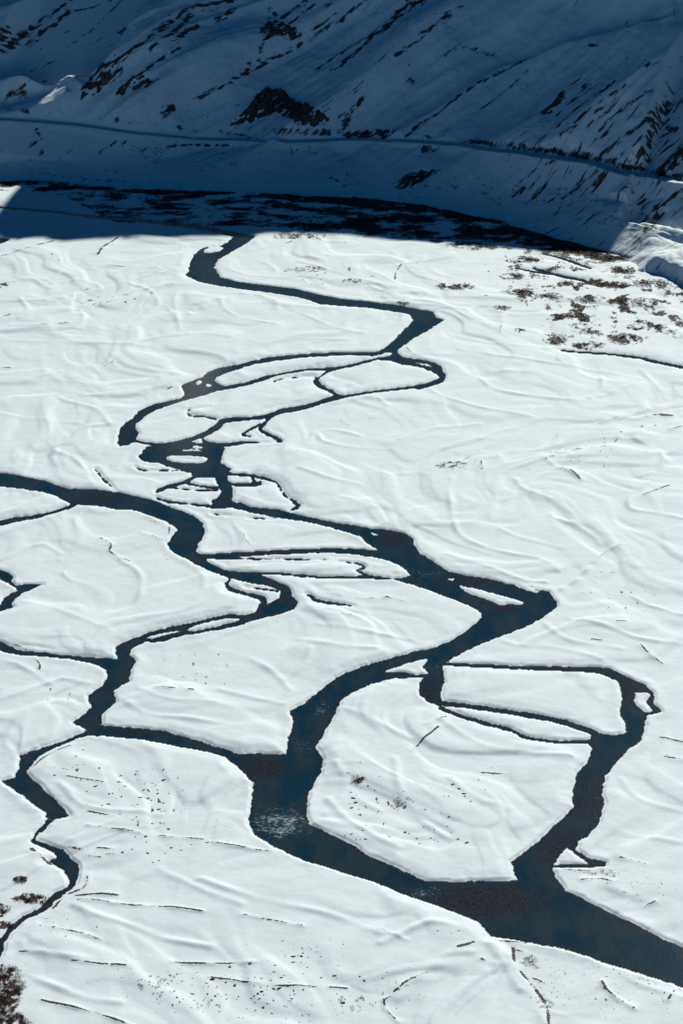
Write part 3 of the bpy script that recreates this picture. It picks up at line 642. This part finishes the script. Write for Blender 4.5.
def march(u, v):
    """where the pixel ray meets the slope"""
    u = np.atleast_1d(np.asarray(u, float)); v = np.atleast_1d(np.asarray(v, float))
    dx, dy, dz = ray(u, v)
    Ys = np.arange(1150, 1760, 1.5)[None, :]
    t = Ys/dy[:, None]; X = dx[:, None]*t; Zr = CAM_H+dz[:, None]*t
    hz = hill_z(X, Ys+0*X)
    hit = hz > Zr
    i = np.where(hit.any(1), hit.argmax(1), Ys.shape[1]-1)
    r = np.arange(len(u))
    i0 = np.maximum(i-1, 0)
    a = (Zr-hz)[r, i0]; b_ = (hz-Zr)[r, i]; w = np.clip(a/(a+b_+1e-9), 0, 1)
    Yh = Ys[0, i0]+(Ys[0, i]-Ys[0, i0])*w
    t = Yh/dy
    return dx*t, Yh, CAM_H+dz*t

# flat spur at the left, lit through a notch shaped into the unseen crest
sx, sy, sz = march([74,66,52,36,18,-6], [84,93,102,108,113,119])
SPUR = np.stack([sx, sy], 1); SPZ = sz.copy()
def poly_dist(X, Y, P, vals=None):
    best = np.full(np.shape(X), 1e9); bv = np.zeros(np.shape(X)); bs = np.zeros(np.shape(X))
    for i in range(len(P)-1):
        ax, ay = P[i]; bx, by = P[i+1]
        L2 = (bx-ax)**2+(by-ay)**2
        t = np.clip(((X-ax)*(bx-ax)+(Y-ay)*(by-ay))/L2, 0, 1)
        px = X-ax-t*(bx-ax); py = Y-ay-t*(by-ay)
        d = np.hypot(px, py); m = d < best
        best = np.where(m, d, best); bs = np.where(m, np.sign(py), bs)
        if vals is not None: bv = np.where(m, vals[i]+t*(vals[i+1]-vals[i]), bv)
    return best, bv, bs
def spur(X, Y, z, s):
    m = (X < SPUR[:, 0].max()+60) & (Y > 1400)
    if not m.any(): return z
    z = z.copy(); d, v, sg = poly_dist(X[m], Y[m], SPUR, SPZ+5.0)
    dd = np.where(sg > 0, d, d*1.1)
    w = sstep(21, 9, dd)
    z[m] = z[m]*(1-w)+(v-np.where(sg > 0, .05, .30)*d)*w
    return z
FEATS.append(spur)
def corridor(X, Y, z, s):
    # cut added behind the spur so sun through the notch can reach it
    dy = Y-SPUR[:, 1].mean(); lat = (X-SPUR[:, 0].mean()-dy*TAN_A)*math.cos(SUN_AZ)
    line = SPZ.min()-8+np.clip(dy, 0, None)*TAN_E/math.cos(SUN_AZ)*.97+np.where(lat > 0, np.clip(lat-30, 0, None)*3.0, np.clip(-lat-40, 0, None)*1.2)
    m = (dy > 16) & (np.abs(lat) < 90)
    return np.where(m, np.minimum(z, line+np.clip(26-dy, 0, 10)*1.5), z)
FEATS.append(corridor)
# broad spur edge on the right half, gully on the left half
def trace(pts, n=4):
    s = smooth_stroke([(a, b_, 0) for a, b_ in pts], n); x, y, z = march(s[:, 0], s[:, 1]); return np.stack([x, y], 1), z
FOLD, _ = trace([(405,138),(440,118),(470,97),(520,72),(580,50),(625,38)])
GUL, _ = trace([(195,98),(225,84),(262,64),(300,44),(345,14)])
GUL2, _ = trace([(345,136),(372,108),(400,88),(425,62)])
def folds(X, Y, z, s):
    m = (s > 5) & (s < 300)
    if not m.any(): return z
    z = z.copy()
    d, _, sg = poly_dist(X[m], Y[m], FOLD)
    z[m] += 6.5*np.exp(-(d/np.where(sg > 0, 7, 30))**2)
    d, _, sg = poly_dist(X[m], Y[m], GUL); z[m] -= 6*np.exp(-(d/13)**2)
    d, _, sg = poly_dist(X[m], Y[m], GUL2); z[m] -= 4*np.exp(-(d/10)**2)
    return z
FEATS.append(folds)
ROADPX = [(-40,117),(0,119),(25,121),(62,123.5),(110,129),(170,137),(207,139.7),(245,140.5),(300,141),(340,140.5),(390,140),(405,141),(440,143.5),(470,146.7),(513,152),(553,157),(595,164),(617,171),(647,176.6),(683,182.5),(730,189.5)]
RD, RZ = trace(ROADPX, 5)
kk = np.ones(9)/9; RZ = np.convolve(np.pad(RZ, 4, 'edge'), kk, 'valid')
RDs = RD.copy(); RDs[:, 1] = np.convolve(np.pad(RD[:, 1], 2, 'edge'), np.ones(5)/5, 'valid')
def roadcut(X, Y, z, s):
    m = (s > 2) & (s < 220)
    if not m.any(): return z
    z = z.copy(); d, v, sg = poly_dist(X[m], Y[m], RDs, RZ)
    rw = np.interp(X[m], [-60, 130], [2.3, 4.2])
    rock = 1.2*fbm(X[m]/5, Y[m]/5, 3, 961)
    up = v+np.clip(d-rw, 0, None)*1.5+rock*sstep(4.5, 8, d); dn = v-np.clip(d-rw, 0, None)*.95-.3*sstep(4, 6, d)
    t = z[m]
    t = np.where(sg > 0, np.minimum(t, np.where(d < 26, up, 1e9)), np.maximum(t, np.where(d < 22, dn, -1e9)))
    t = np.where(d < rw, v, t)
    z[m] = t; return z
FEATS.append(roadcut)
# notch put into the unseen crest to let sun onto the spur
def ridge_x(u, v, y=None):
    x, yy, z = march([u], [v]); x, yy = float(x[0]), float(yy[0])
    X = x
    for k in range(10):
        X = x+(float(foot(np.array([X]))[0])+RT-yy)*TAN_A
    return X
NOTCH.append((ridge_x(34, 102)-9, 42, 120))

HU = np.concatenate([ul[::-1][8:], uf, ur[:-8]])
kx = (HU-CX)/F/CP*.985
tf = np.concatenate([np.arange(-24, 245, .72)])
tb = 245+np.cumsum(np.geomspace(1.2, 40, 42))
tb = tb[tb < 1500]
T = np.concatenate([[-60, -40], tf, tb, [1100, 1300]]); T = np.unique(T)
# rows follow the foot line; columns fan out from under the camera
HX = np.zeros((len(T), len(HU))); HY = np.zeros_like(HX)
base = 1404.0
for c, kxx in enumerate(kx): 
    y = np.full(len(T), base)
    for it in range(12): y = .5*y+.5*(foot(kxx*y)+T)
    HX[:, c] = kxx*y; HY[:, c] = y
HZ = hill_z(HX, HY)
HZ = np.where(T[:, None] > RT+1, np.maximum(HZ, -5), HZ)

# bare rock and scree streaks on the slope: (points, width px, strength)
STREAKS = [
 ([(0,52),(20,38),(35,27),(45,18),(60,8),(72,0)],5,1),([(28,45),(42,32),(58,22),(68,12)],6,1),([(68,12),(90,8),(112,0)],2,.9),([(25,74),(45,65),(58,60)],2,.8),([(68,47),(85,35),(100,22),(122,0)],2.5,.7),
 ([(8,95),(15,90),(30,84),(55,80)],2.5,.8),([(82,94),(92,80),(100,68),(118,60),(135,48),(150,38),(172,22)],6,1),([(100,88),(112,76),(120,70)],6,.9),([(120,92),(130,80),(142,72),(156,62),(172,52)],4,.95),([(140,78),(152,82),(158,80)],4,.9),([(150,50),(172,33)],3.5,.9),
 ([(172,22),(190,8),(215,3),(232,1)],4,.95),([(172,33),(182,24),(192,14)],5,1),([(174,42),(185,33),(198,27)],5,1),([(170,55),(180,48)],3,.9),([(216,22),(226,14),(236,8)],6,1),([(0,36),(8,30)],7,.9),([(120,33),(125,29)],5,.9),
 ([(200,97),(225,84),(262,64),(300,45),(340,20)],3,.9),([(262,30),(268,28)],12,.9),([(270,30),(290,32),(296,34)],9,1),([(270,10),(276,15)],5,.9),([(282,18),(292,10),(306,2)],5,1),([(285,28),(300,16),(315,4)],4,.9),([(258,60),(262,45),(268,35)],4,.8),([(245,75),(250,66)],5,.8),([(315,70),(330,60),(342,52)],4,.85),([(300,35),(322,24),(342,8)],2.5,.8),([(320,8),(330,5)],7,.8),([(330,70),(342,66)],3,.8),
 ([(341,65),(360,48),(385,28),(405,10),(425,0)],6,1),([(345,50),(370,35),(395,15),(410,0)],4,1),([(395,55),(415,42),(440,20),(462,5)],4,.8),([(430,28),(450,15)],3,.7),([(341,20),(355,8),(366,0)],4,.9),
 ([(405,138),(420,124),(440,112),(460,95),(480,82),(500,72),(525,60)],3.4,.95),([(480,110),(500,95),(520,78),(528,70)],3,.85),([(341,130),(352,115),(365,95)],4,.8),([(341,118),(348,116)],6,.9),([(410,80),(413,80)],6,.9),
 ([(544,112),(555,103),(563,94)],7,1),([(556,116),(575,98),(590,85)],3.4,.8),([(556,128),(575,110),(600,92),(614,82)],4,.95),([(575,122),(595,105),(625,85)],4,.9),([(560,135),(590,115),(618,98)],3,.7),([(600,130),(620,110),(645,92)],3.4,.9),([(620,112),(640,98),(652,90)],3,.8),
 ([(600,157),(620,140),(650,118),(678,103)],5,1),([(615,160),(640,140),(668,120)],4,.9),([(625,162),(650,145),(672,130)],3.4,.8),([(655,175),(668,160),(683,147),(695,138)],5,.9),([(640,165),(655,155),(668,140)],3,.8),([(585,128),(610,108)],3,.7),
 ([(665,125),(675,130)],6,.9),([(640,80),(655,75),(683,60)],2,.5),([(562,198),(575,190),(597,172)],3,.9),([(535,195),(545,188)],6,.95),([(515,195),(522,190)],6,1),([(588,220),(600,210),(640,182)],3,.8),([(605,222),(612,218)],5,.9),([(555,215),(560,208)],4,.8),
 ([(665,205),(675,195),(690,188)],5,.95),([(642,205),(646,202)],7,1),([(657,208),(660,206)],7,1),([(657,216),(661,215)],6,1),([(645,230),(652,225)],5,.9),([(576,185),(583,180)],4,.8),
 ([(520,182),(535,170),(555,160)],3,.8),([(545,178),(560,168)],2.5,.7),([(505,180),(520,170)],2.6,.7),([(400,188),(410,178),(430,173),(437,172)],8,.9),([(398,184),(412,175)],9,.8),([(345,185),(348,185)],6,.9),([(390,180),(391,177)],5,.8),
 ([(425,149),(428,147)],7,1),([(434,149),(436,147)],6,1),([(340,135),(370,133),(392,131)],4,.9),([(400,139),(450,142),(480,143)],3,.7),([(470,141),(500,143),(512,146)],5,.7),
 ([(235,106),(250,104),(270,106),(310,112)],3,.6),([(270,131),(300,132),(330,133)],5,.7),([(165,147),(185,145),(232,145.5)],2,.95),([(30,147),(40,138),(36,130)],4,.7),([(30,160),(42,152)],4,.7),([(100,152),(112,144),(125,142)],3.4,.8),
 ([(125,150),(150,150),(168,148)],6,.5),([(130,152),(165,155)],9,.45),([(0,100),(10,110)],10,.5),([(2,98),(25,94)],6,.7),([(60,158),(75,148)],2,.7),([(165,112),(172,110)],7,1),([(195,165),(215,167)],6,.6),([(330,178),(338,180)],4,.9),([(290,145),(292,155)],4,.6),
 ([(445,55),(455,48)],5,.7),([(460,45),(490,55),(500,60)],6,.6),([(515,92),(530,84),(545,82)],5,.5),([(565,132),(575,126)],5,.6),([(590,45),(596,46)],4,.9),([(645,65),(660,62)],4,.8),([(498,145),(530,150),(570,156),(600,160)],4,.55),
 ([(0,166),(25,170),(60,176),(100,180),(180,184)],5,.5),([(480,192),(500,205)],5,.5),([(440,182),(480,196)],7,.4),([(528,240),(560,246)],4,.6),
 ([(608,258),(625,270),(650,279),(683,290)],3,.45),
]
hd = np.zeros(HX.shape)
hu, hv = project(HX, HY, HZ)
for i, (pl, wpx, st) in enumerate(STREAKS):
    p = smooth_stroke([(a, b_, 0) for a, b_ in pl])[:, :2]
    wx, wy, wz = march(p[:, 0], p[:, 1])
    x0, x1, y0, y1 = p[:, 0].min()-25, p[:, 0].max()+25, p[:, 1].min()-25, p[:, 1].max()+25
    m = (hu > x0) & (hu < x1) & (hv > y0) & (hv < y1)
    if not m.any(): continue
    d, _, _ = poly_dist(HX[m], HY[m], np.stack([wx, wy], 1))
    hw = wpx*.52
    X, Y = HX[m], HY[m]
    g = .92*st*np.exp(-(d/hw)**2)*np.clip(.85+.8*fbm((-.55*X+.83*Y)/1.6, (.83*X+.55*Y)/8, 2, 1000+i)+.4*perlin(X/6, Y/6, 1100+i), 0, 1.25)
    hd[m] = np.maximum(hd[m], g)
# fine procedural scree, drawn down the fall line, and steep-face exposure
al = HX*.83+HY*.55; ac = -HX*.55+HY*.83
wv = 9*fbm(al/90, ac/60, 2, 902)
scree = perlin((ac+wv)/2.6, al/26, 977)+.5*perlin((ac+wv)/1.4, al/12, 979)
patch = sstep(-.15, .45, fbm(HX/70, HY/60, 2, 981))*sstep(6, 25, HY-foot(HX))
right = sstep(470, 560, hu)*sstep(60, 110, hv)
hd = np.maximum(hd, (.55+.30*right)*sstep(.18, .65, scree)*np.maximum(patch, right*.85))
spots = perlin(HX/2.3, HY/2.3, 991); hd = np.maximum(hd, .62*sstep(.50, .75, spots)*sstep(-.2, .3, fbm(HX/40, HY/40, 2, 993))*sstep(4, 12, HY-foot(HX)))
rdist, _, rsg = poly_dist(HX, HY, RDs)
hd = np.maximum(hd, np.where(rsg > 0, .8, .25)*np.exp(-((rdist-6.2)/1.6)**2)*np.clip(.35+1.4*perlin(HX/9, HY/9, 995)+.35*sstep(480, 560, hu), 0, 1))
hd = hd*sstep(3.2, 4.6, rdist)
hd = np.where(HY-foot(HX) > 300, .25, hd)
HP = np.stack([HX, HY, HZ], -1)
hill = tag(grid_mesh('mountain_slope', HP, M_HILL, attrs={'dirt': hd}), kind='structure')

# road laid on its bench
seg = []
rr_ = smooth_stroke(np.column_stack([RDs, RZ]), 3)
dd = np.gradient(rr_[:, :2], axis=0); dd /= np.linalg.norm(dd, axis=1)[:, None]
nn = np.stack([-dd[:, 1], dd[:, 0]], 1)
offs = np.array([-3.6, -3.0, -1.2, 0, 1.2, 3.0, 3.6]); hz = np.array([.25, .14, .08, .12, .08, .14, .3])
RP = np.zeros((len(rr_), len(offs), 3))
for j, (o, h) in enumerate(zip(offs, hz)):
    RP[:, j, :2] = rr_[:, :2]+nn*o*np.interp(rr_[:, 0], [-60, 130], [.56, 1])[:, None]; RP[:, j, 2] = rr_[:, 2]+h+.05
tag(grid_mesh('road', RP[:, ::-1], M_ROAD), kind='structure')

# ------------------------------------------------------------------ rock outcrops standing proud of the snow
OUTCROPS = [
 ([(232,125),(245,112),(258,95),(266,88),(285,92),(297,103),(315,110),(328,121),(318,127),(296,124),(280,112),(262,116),(250,122)],3.2,.15,'large craggy dark rock outcrop in the middle of the shaded slope'),
 ([(82,98),(88,84),(102,72),(120,62),(118,70),(104,84),(96,94)],2.4,-.05,'dark rock band just right of the sunlit spur'),
 ([(112,98),(125,82),(140,74),(158,82),(150,86),(130,92)],2.0,-.1,'broken rock ledges below the long diagonal rock band'),
 ([(262,30),(270,18),(292,28),(296,36),(276,34),(266,40)],2.2,0,'small square rock knob high on the middle slope'),
 ([(398,188),(402,178),(420,170),(438,171),(428,180),(412,188)],1.6,.1,'isolated dark rock patch between the road and the valley floor'),
 ([(656,178),(664,162),(683,145),(700,136),(700,150),(683,162),(668,176)],2.0,0,'dark rock rib above the road at the right edge'),
 ([(540,114),(550,104),(560,92),(568,92),(562,104),(550,114)],1.6,0,'short dark rock rib on the right hand spur'),
 ([(165,116),(167,108),(174,108),(175,114)],1.8,.2,'small lone rock left of the craggy outcrop'),
 ([(340,138),(355,131),(378,129),(394,131),(392,136),(370,137)],1.6,.1,'low rock ledge on the uphill side of the road bend'),
]
def in_poly(x, y, p):
    ins = np.zeros(x.shape, bool); q = np.roll(p, -1, 0)
    for (xa, ya), (xb, yb) in zip(p, q):
        if ya == yb: continue
        ins ^= ((ya > y) != (yb > y)) & (x < (xb-xa)*(y-ya)/(yb-ya)+xa)
    return ins
for i, (pl, amp, off, lab) in enumerate(OUTCROPS):
    p = np.array(pl, float); wx, wy, wz = march(p[:, 0], p[:, 1]); W = np.stack([wx, wy], 1)
    x0, y0 = W.min(0)-4; x1, y1 = W.max(0)+4
    gx, gy = np.meshgrid(np.arange(x0, x1, .55), np.arange(y0, y1, .55))
    d, _, _ = poly_dist(gx, gy, np.vstack([W, W[:1]]))
    sd = np.where(in_poly(gx, gy, W), d, -d)
    a2 = gx*.83+gy*.55; c2 = -gx*.55+gy*.83
    r = fbm(c2/3.2, a2/6.5, 4, 1200+i)+.5*(1-2*np.abs(perlin(c2/5, a2/9, 1250+i)))
    q = np.round(r*4)/4*.6+r*.4
    disp = amp*(q+off+.05)*sstep(-2.5, 3.5, sd)-.35*sstep(3, -3, sd)-.15
    z = hill_z(gx, gy)+disp
    kpv = disp > -.25
    kp = kpv[:-1, :-1] | kpv[1:, :-1] | kpv[1:, 1:] | kpv[:-1, 1:]
    tag(grid_mesh('rock_outcrop', np.stack([gx, gy, z], -1), M_ROCK, keep=kp, smooth=False), lab, 'rock outcrop')

# ------------------------------------------------------------------ brush builders
def twigs(n_stems, h, spread, w, rng, lean=.5):
    """thin three-sided stems with side twigs, around the origin"""
    V = []; Q = []
    def stem(p, d, L, r):
        d = d/np.linalg.norm(d); a = np.cross(d, [0.3, .9, .2]); a /= np.linalg.norm(a); b_ = np.cross(d, a)
        k = len(V)
        for j in range(3):
            an = j*2.094; V.append(p+(a*math.cos(an)+b_*math.sin(an))*r)
        tip = p+d*L
        V.append(tip)
        for j in range(3): Q.append((k+j, k+(j+1) % 3, k+3))
        return tip
    for i in range(n_stems):
        an = rng.uniform(0, 6.28); rr = math.sqrt(rng.uniform())*spread
        p = np.array([math.cos(an)*rr, math.sin(an)*rr, -.1])
        d = np.array([math.cos(an)*lean*rr/spread+rng.normal(0, .25), math.sin(an)*lean*rr/spread+rng.normal(0, .25), 1.])
        L = h*rng.uniform(.55, 1.0)*(1-.35*(rr/spread)**2)
        stem(p, d, L, w)
        dn = d/np.linalg.norm(d)
        for q in range(2):
            f = rng.uniform(.3, .75)
            stem(p+dn*L*f, dn+rng.normal(0, .55, 3), L*.42, w*.6)
    return np.array(V), np.array(Q)
TUFTS = [twigs(14, 1.0, .55, .055, np.random.default_rng(i)) for i in range(6)]
def scatter_mesh(name, spots, hs, mat, ws=1.0, tufts=TUFTS):
    Vs = []; Qs = []; n = 0
    for (x, y, z), h in zip(spots, hs):
        V, Q = tufts[random.randrange(len(tufts))]
        a = random.uniform(0, 6.28); c, s = math.cos(a), math.sin(a)
        R = np.array([[c, -s, 0], [s, c, 0], [0, 0, 1]])
        W = (V*[h*1.2*ws, h*1.2*ws, h])@R.T+[x, y, z]
        Vs.append(W); Qs.append(Q+n); n += len(V)
    return raw_mesh(name, np.vstack(Vs), np.vstack(Qs), mat)

rng = np.random.default_rng(5)
for i, (gx, gy, a, b_, den, lab) in enumerate(TH):
    n = int(min(1500, max(40, a*b_*3.14*1.1*den)))
    if gy < 800: n = int(max(30, a*b_*3.14*.35*den))
    sp = []
    for k in range(n*3):
        an = rng.uniform(0, 6.283); r = math.sqrt(rng.uniform())*1.05
        x = gx+a*r*math.cos(an); y = gy+b_*r*math.sin(an)
        f = float(.95+1.1*fbm(np.array([x/6]), np.array([y/11]), 3, 700+i)[0])*den
        if rng.uniform() > (f-.18)*1.7 or rng.uniform() < (r-.7): continue
        z, d = plain_z(x, y)
        if d < 1: continue
        sp.append((x, y, float(z)))
        if len(sp) >= n: break
    if len(sp) < 5: 
        for k in range(8):
            x = gx+a*rng.uniform(-.7, .7); y = gy+b_*rng.uniform(-.7, .7); z, d = plain_z(x, y); sp.append((x, y, float(z)))
    hs = rng.uniform(.45, 1.1, len(sp))*(.7 if gy < 800 else .85)
    tag(scatter_mesh('willow_thicket', sp, hs, M_TWIG), lab, 'thicket')

# brush in the shade at the foot of the slope: uncountable
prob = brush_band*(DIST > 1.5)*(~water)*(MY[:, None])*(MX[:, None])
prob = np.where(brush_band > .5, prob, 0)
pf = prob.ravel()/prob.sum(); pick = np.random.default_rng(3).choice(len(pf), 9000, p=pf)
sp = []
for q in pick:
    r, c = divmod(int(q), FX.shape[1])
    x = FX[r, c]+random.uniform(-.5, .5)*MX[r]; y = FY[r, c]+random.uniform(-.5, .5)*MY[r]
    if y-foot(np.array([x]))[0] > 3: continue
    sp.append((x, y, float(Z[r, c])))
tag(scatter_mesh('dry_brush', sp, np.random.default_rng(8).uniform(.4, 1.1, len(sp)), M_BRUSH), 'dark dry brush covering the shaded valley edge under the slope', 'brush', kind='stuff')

pr = np.where((SCRUB > .3) & (D > 1.5), (fl-.7), 0)*MY[:, None]*MX[:, None]; pr = pr.ravel()/pr.sum()
sp = []
for q in np.random.default_rng(4).choice(len(pr), 3800, p=pr):
    rr0, c = divmod(int(q), FX.shape[1])
    sp.append((FX[rr0, c]+random.uniform(-.5, .5)*MX[rr0], FY[rr0, c]+random.uniform(-.5, .5)*MY[rr0], float(Z[rr0, c])))
tag(scatter_mesh('low_scrub', sp, np.random.default_rng(9).uniform(.3, .8, len(sp)), M_TWIG), 'low red brown scrub sprinkled over the right hand snow flats', 'scrub', kind='stuff')
# big bushes, bottom left: main stems as parts of their own
BT = [twigs(26, 1.0, .7, .035, np.random.default_rng(50+i), .9) for i in range(4)]
for cx, cy, rx, ry, lab in BUSHES:
    gx, gy, a, b_ = ellipse_mask(FX, FY, cx, cy, rx, ry)
    e = link(bpy.data.objects.new('bush', None)); z0 = float(plain_z(gx, gy)[0]); e.location = (gx, gy, z0)
    tag(e, lab, 'bush')
    n = int(max(30, a*b_*3.14*2.2)); sp = []
    for k in range(n):
        an = rng.uniform(0, 6.283); r = math.sqrt(rng.uniform()); x = a*r*math.cos(an)*1.1; y = b_*r*math.sin(an)*.95
        if fbm(np.array([(gx+x)/1.6]), np.array([(gy+y)/2.4]), 2, 1500)[0] < .0: continue
        z = float(plain_z(gx+x, gy+y)[0]); sp.append((x, y, z-z0-.1))
    hs = rng.uniform(.8, 1.7, len(sp))*(.85 if rx > 12 and ry > 10 else .6)
    o = scatter_mesh('twigs', sp, hs, M_BUSH, tufts=BT); o.parent = e
    V, Q = twigs(12, 1.5, a*.5, .06, np.random.default_rng(int(cx*7+cy)), .8)
    o2 = raw_mesh('stems', V, Q, M_BRUSH); o2.parent = e

# row of bare shrubs along the uphill edge of the road
ST = [raw_mesh('roadside_shrub', *twigs(34, 1.0, .42, .035, np.random.default_rng(80+i), .7), M_BRUSH) for i in range(4)]
def shrub_from(proto, x, y, z, sc_, label, cat, group, name):
    o = proto.copy(); o.name = name; link(o); o.location = (x, y, z); o.scale = sc_; o.rotation_euler = (0, 0, random.uniform(0, 6.28))
    tag(o, label, cat, group); return o
rowpx = []
for k in range(120):
    u = random.choice([random.uniform(522, 596), random.uniform(596, 645), random.uniform(650, 683), random.uniform(525, 590), random.uniform(470, 520)])
    rowpx.append(u)
rv = np.interp(rowpx, [p[0] for p in ROADPX], [p[1] for p in ROADPX])
rv = rv-np.array([random.uniform(3.0, 6.5) for _ in rowpx])
rx_, ry_, rz_ = march(rowpx, rv)
for i, (x, y, z) in enumerate(zip(rx_, ry_, rz_)):
    h = random.uniform(1.6, 4.0)
    shrub_from(ST[i % 4], float(x), float(y), float(z)-.2, (h*.8, h*.8, h), 'bare dark shrub in the row along the uphill edge of the road', 'shrub', 'shrubs lining the uphill edge of the road', 'roadside_shrub')
# low shrubs dotted over the shaded slope
dots = []
for cx, cy, sx_, sy_, n in [(430,190,60,14,30),(560,195,50,18,26),(640,215,40,18,22),(220,160,50,10,16),(150,152,22,10,18),(350,180,24,10,12),(500,190,30,10,12),(310,155,40,10,8),(600,225,30,8,8),(120,170,40,6,10)]:
    for k in range(n): dots.append((random.gauss(cx, sx_*.5), random.gauss(cy, sy_*.5)))
dots = [(u, v) for u, v in dots if v < np.interp(u, FOOT[:, 0], FOOT[:, 1])-4 and v > np.interp(u, [p[0] for p in ROADPX], [p[1] for p in ROADPX])+4]
dx_, dy_, dz_ = march([d[0] for d in dots], [d[1] for d in dots])
for i, (x, y, z) in enumerate(zip(dx_, dy_, dz_)):
    h = random.uniform(.7, 1.7)
    shrub_from(ST[i % 4], float(x), float(y), float(z)-.2, (h*1.3, h*1.3, h), 'low dark shrub on the shaded slope between the road and the valley floor', 'shrub', 'low shrubs dotting the slope below the road', 'slope_shrub')
for s in ST: bpy.data.objects.remove(s)

# ------------------------------------------------------------------ stones poking through the snow
def stone_mesh(seed):
    r = np.random.default_rng(seed); import bmesh
    bm = bmesh.new(); bmesh.ops.create_icosphere(bm, subdivisions=2, radius=1)
    for v in bm.verts:
        c = v.co; f = 1+.28*float(perlin(np.array([c.x*1.3+seed]), np.array([c.y*1.3+c.z*1.7]), seed)[0])
        v.co = c*f; v.co.z *= .6; v.co.x *= 1.3
    me = bpy.data.meshes.new('stone'); bm.to_mesh(me); bm.free(); me.materials.append(M_STONE); return me
SM = [stone_mesh(i+1) for i in range(5)]
CL = [(150,830,50,25,10),(60,765,25,15,12),(140,800,40,30,26),(165,850,30,20,10),(250,1000,70,18,26),(300,960,60,25,18),(200,985,60,20,14),(350,800,20,12,8),(360,840,20,15,8),(420,840,40,18,18),(480,790,40,18,14),(345,985,25,15,12),
      (60,905,30,20,8),(100,950,40,25,14),(60,1000,40,15,10),(440,990,40,20,12),(600,980,50,20,16),(660,1005,20,15,6),(640,900,30,25,8),(640,780,30,15,6),(200,660,60,25,10),(150,670,40,15,8),(60,700,40,20,6),(560,520,60,40,10),(620,560,40,30,10),
      (440,480,40,20,6),(60,480,40,20,3),(300,430,60,30,6),(600,460,40,20,8),(120,600,60,20,6),(580,320,60,20,10)]
k = 0
for cx, cy, sx_, sy_, n in CL:
    for q in range(n):
        if k >= 150: break
        u = random.gauss(cx, sx_*.5); v = random.gauss(cy, sy_*.5)
        if not (2 < u < 681 and 240 < v < 1020): continue
        x, y = ground(u, v); z, d = plain_z(float(x), float(y))
        if d < 1.2: continue
        me = SM[k % 5]; o = link(bpy.data.objects.new('stone', me)); r = random.choice([.12,.13,.14,.16,.18,.22,.3])*(1.6 if v < 620 else 1)
        o.location = (float(x), float(y), float(z)+r*.15); o.scale = (r*random.uniform(1.0, 2.6), r, r*random.uniform(.8, 1.1)); o.rotation_euler = (0, 0, random.uniform(-.6, .6))
        tag(o, 'small dark stone poking through the snow of the river plain', 'stone', 'small dark stones scattered over the snow plain'); k += 1

# ------------------------------------------------------------------ light, sky, camera
w = bpy.data.worlds.new('World'); SC.world = w; w.use_nodes = True
nt = w.node_tree; bg = nt.nodes['Background']; sky = nt.nodes.new('ShaderNodeTexSky'); sky.sky_type = 'NISHITA'
sky.sun_disc = False; sky.sun_elevation = SUN_EL; sky.sun_rotation = SUN_AZ; sky.altitude = 3800; sky.air_density = 0.5; sky.dust_density = 0.0; sky.ozone_density = 8.0
tint = nt.nodes.new('ShaderNodeMix'); tint.data_type = 'RGBA'; tint.blend_type = 'MULTIPLY'; tint.inputs['Factor'].default_value = 1
ci = [k for k in tint.inputs if k.type == 'RGBA']; nt.links.new(sky.outputs[0], ci[0]); ci[1].default_value = (.13, 1.18, 1.24, 1)
nt.links.new([o for o in tint.outputs if o.type == 'RGBA'][0], bg.inputs['Color']); bg.inputs['Strength'].default_value = .05
sl = bpy.data.lights.new('sun', 'SUN'); sl.energy = 5; sl.angle = math.radians(.53); sl.color = (1, .985, .92)
so = link(bpy.data.objects.new('sun', sl))
so.rotation_euler = (math.pi/2-SUN_EL, 0, math.pi-SUN_AZ) if False else (0, 0, 0)
from mathutils import Vector
L = Vector((math.cos(SUN_EL)*math.sin(SUN_AZ), math.cos(SUN_EL)*math.cos(SUN_AZ), math.sin(SUN_EL)))
so.rotation_euler = L.to_track_quat('Z', 'Y').to_euler()
so.location = (200, 2500, 1500)
cam = bpy.data.cameras.new('camera'); co = link(bpy.data.objects.new('camera', cam))
cam.sensor_fit = 'VERTICAL'; cam.sensor_height = 24; cam.sensor_width = 36; cam.lens = 24*F/1024
cam.clip_start = 1; cam.clip_end = 60000
co.location = (0, 0, CAM_H); co.rotation_euler = (math.pi/2-PITCH, 0, 0); SC.camera = co
vs = SC.view_settings; vs.view_transform = 'Standard'; vs.look = 'None'; vs.exposure = 0.0; vs.gamma = 1
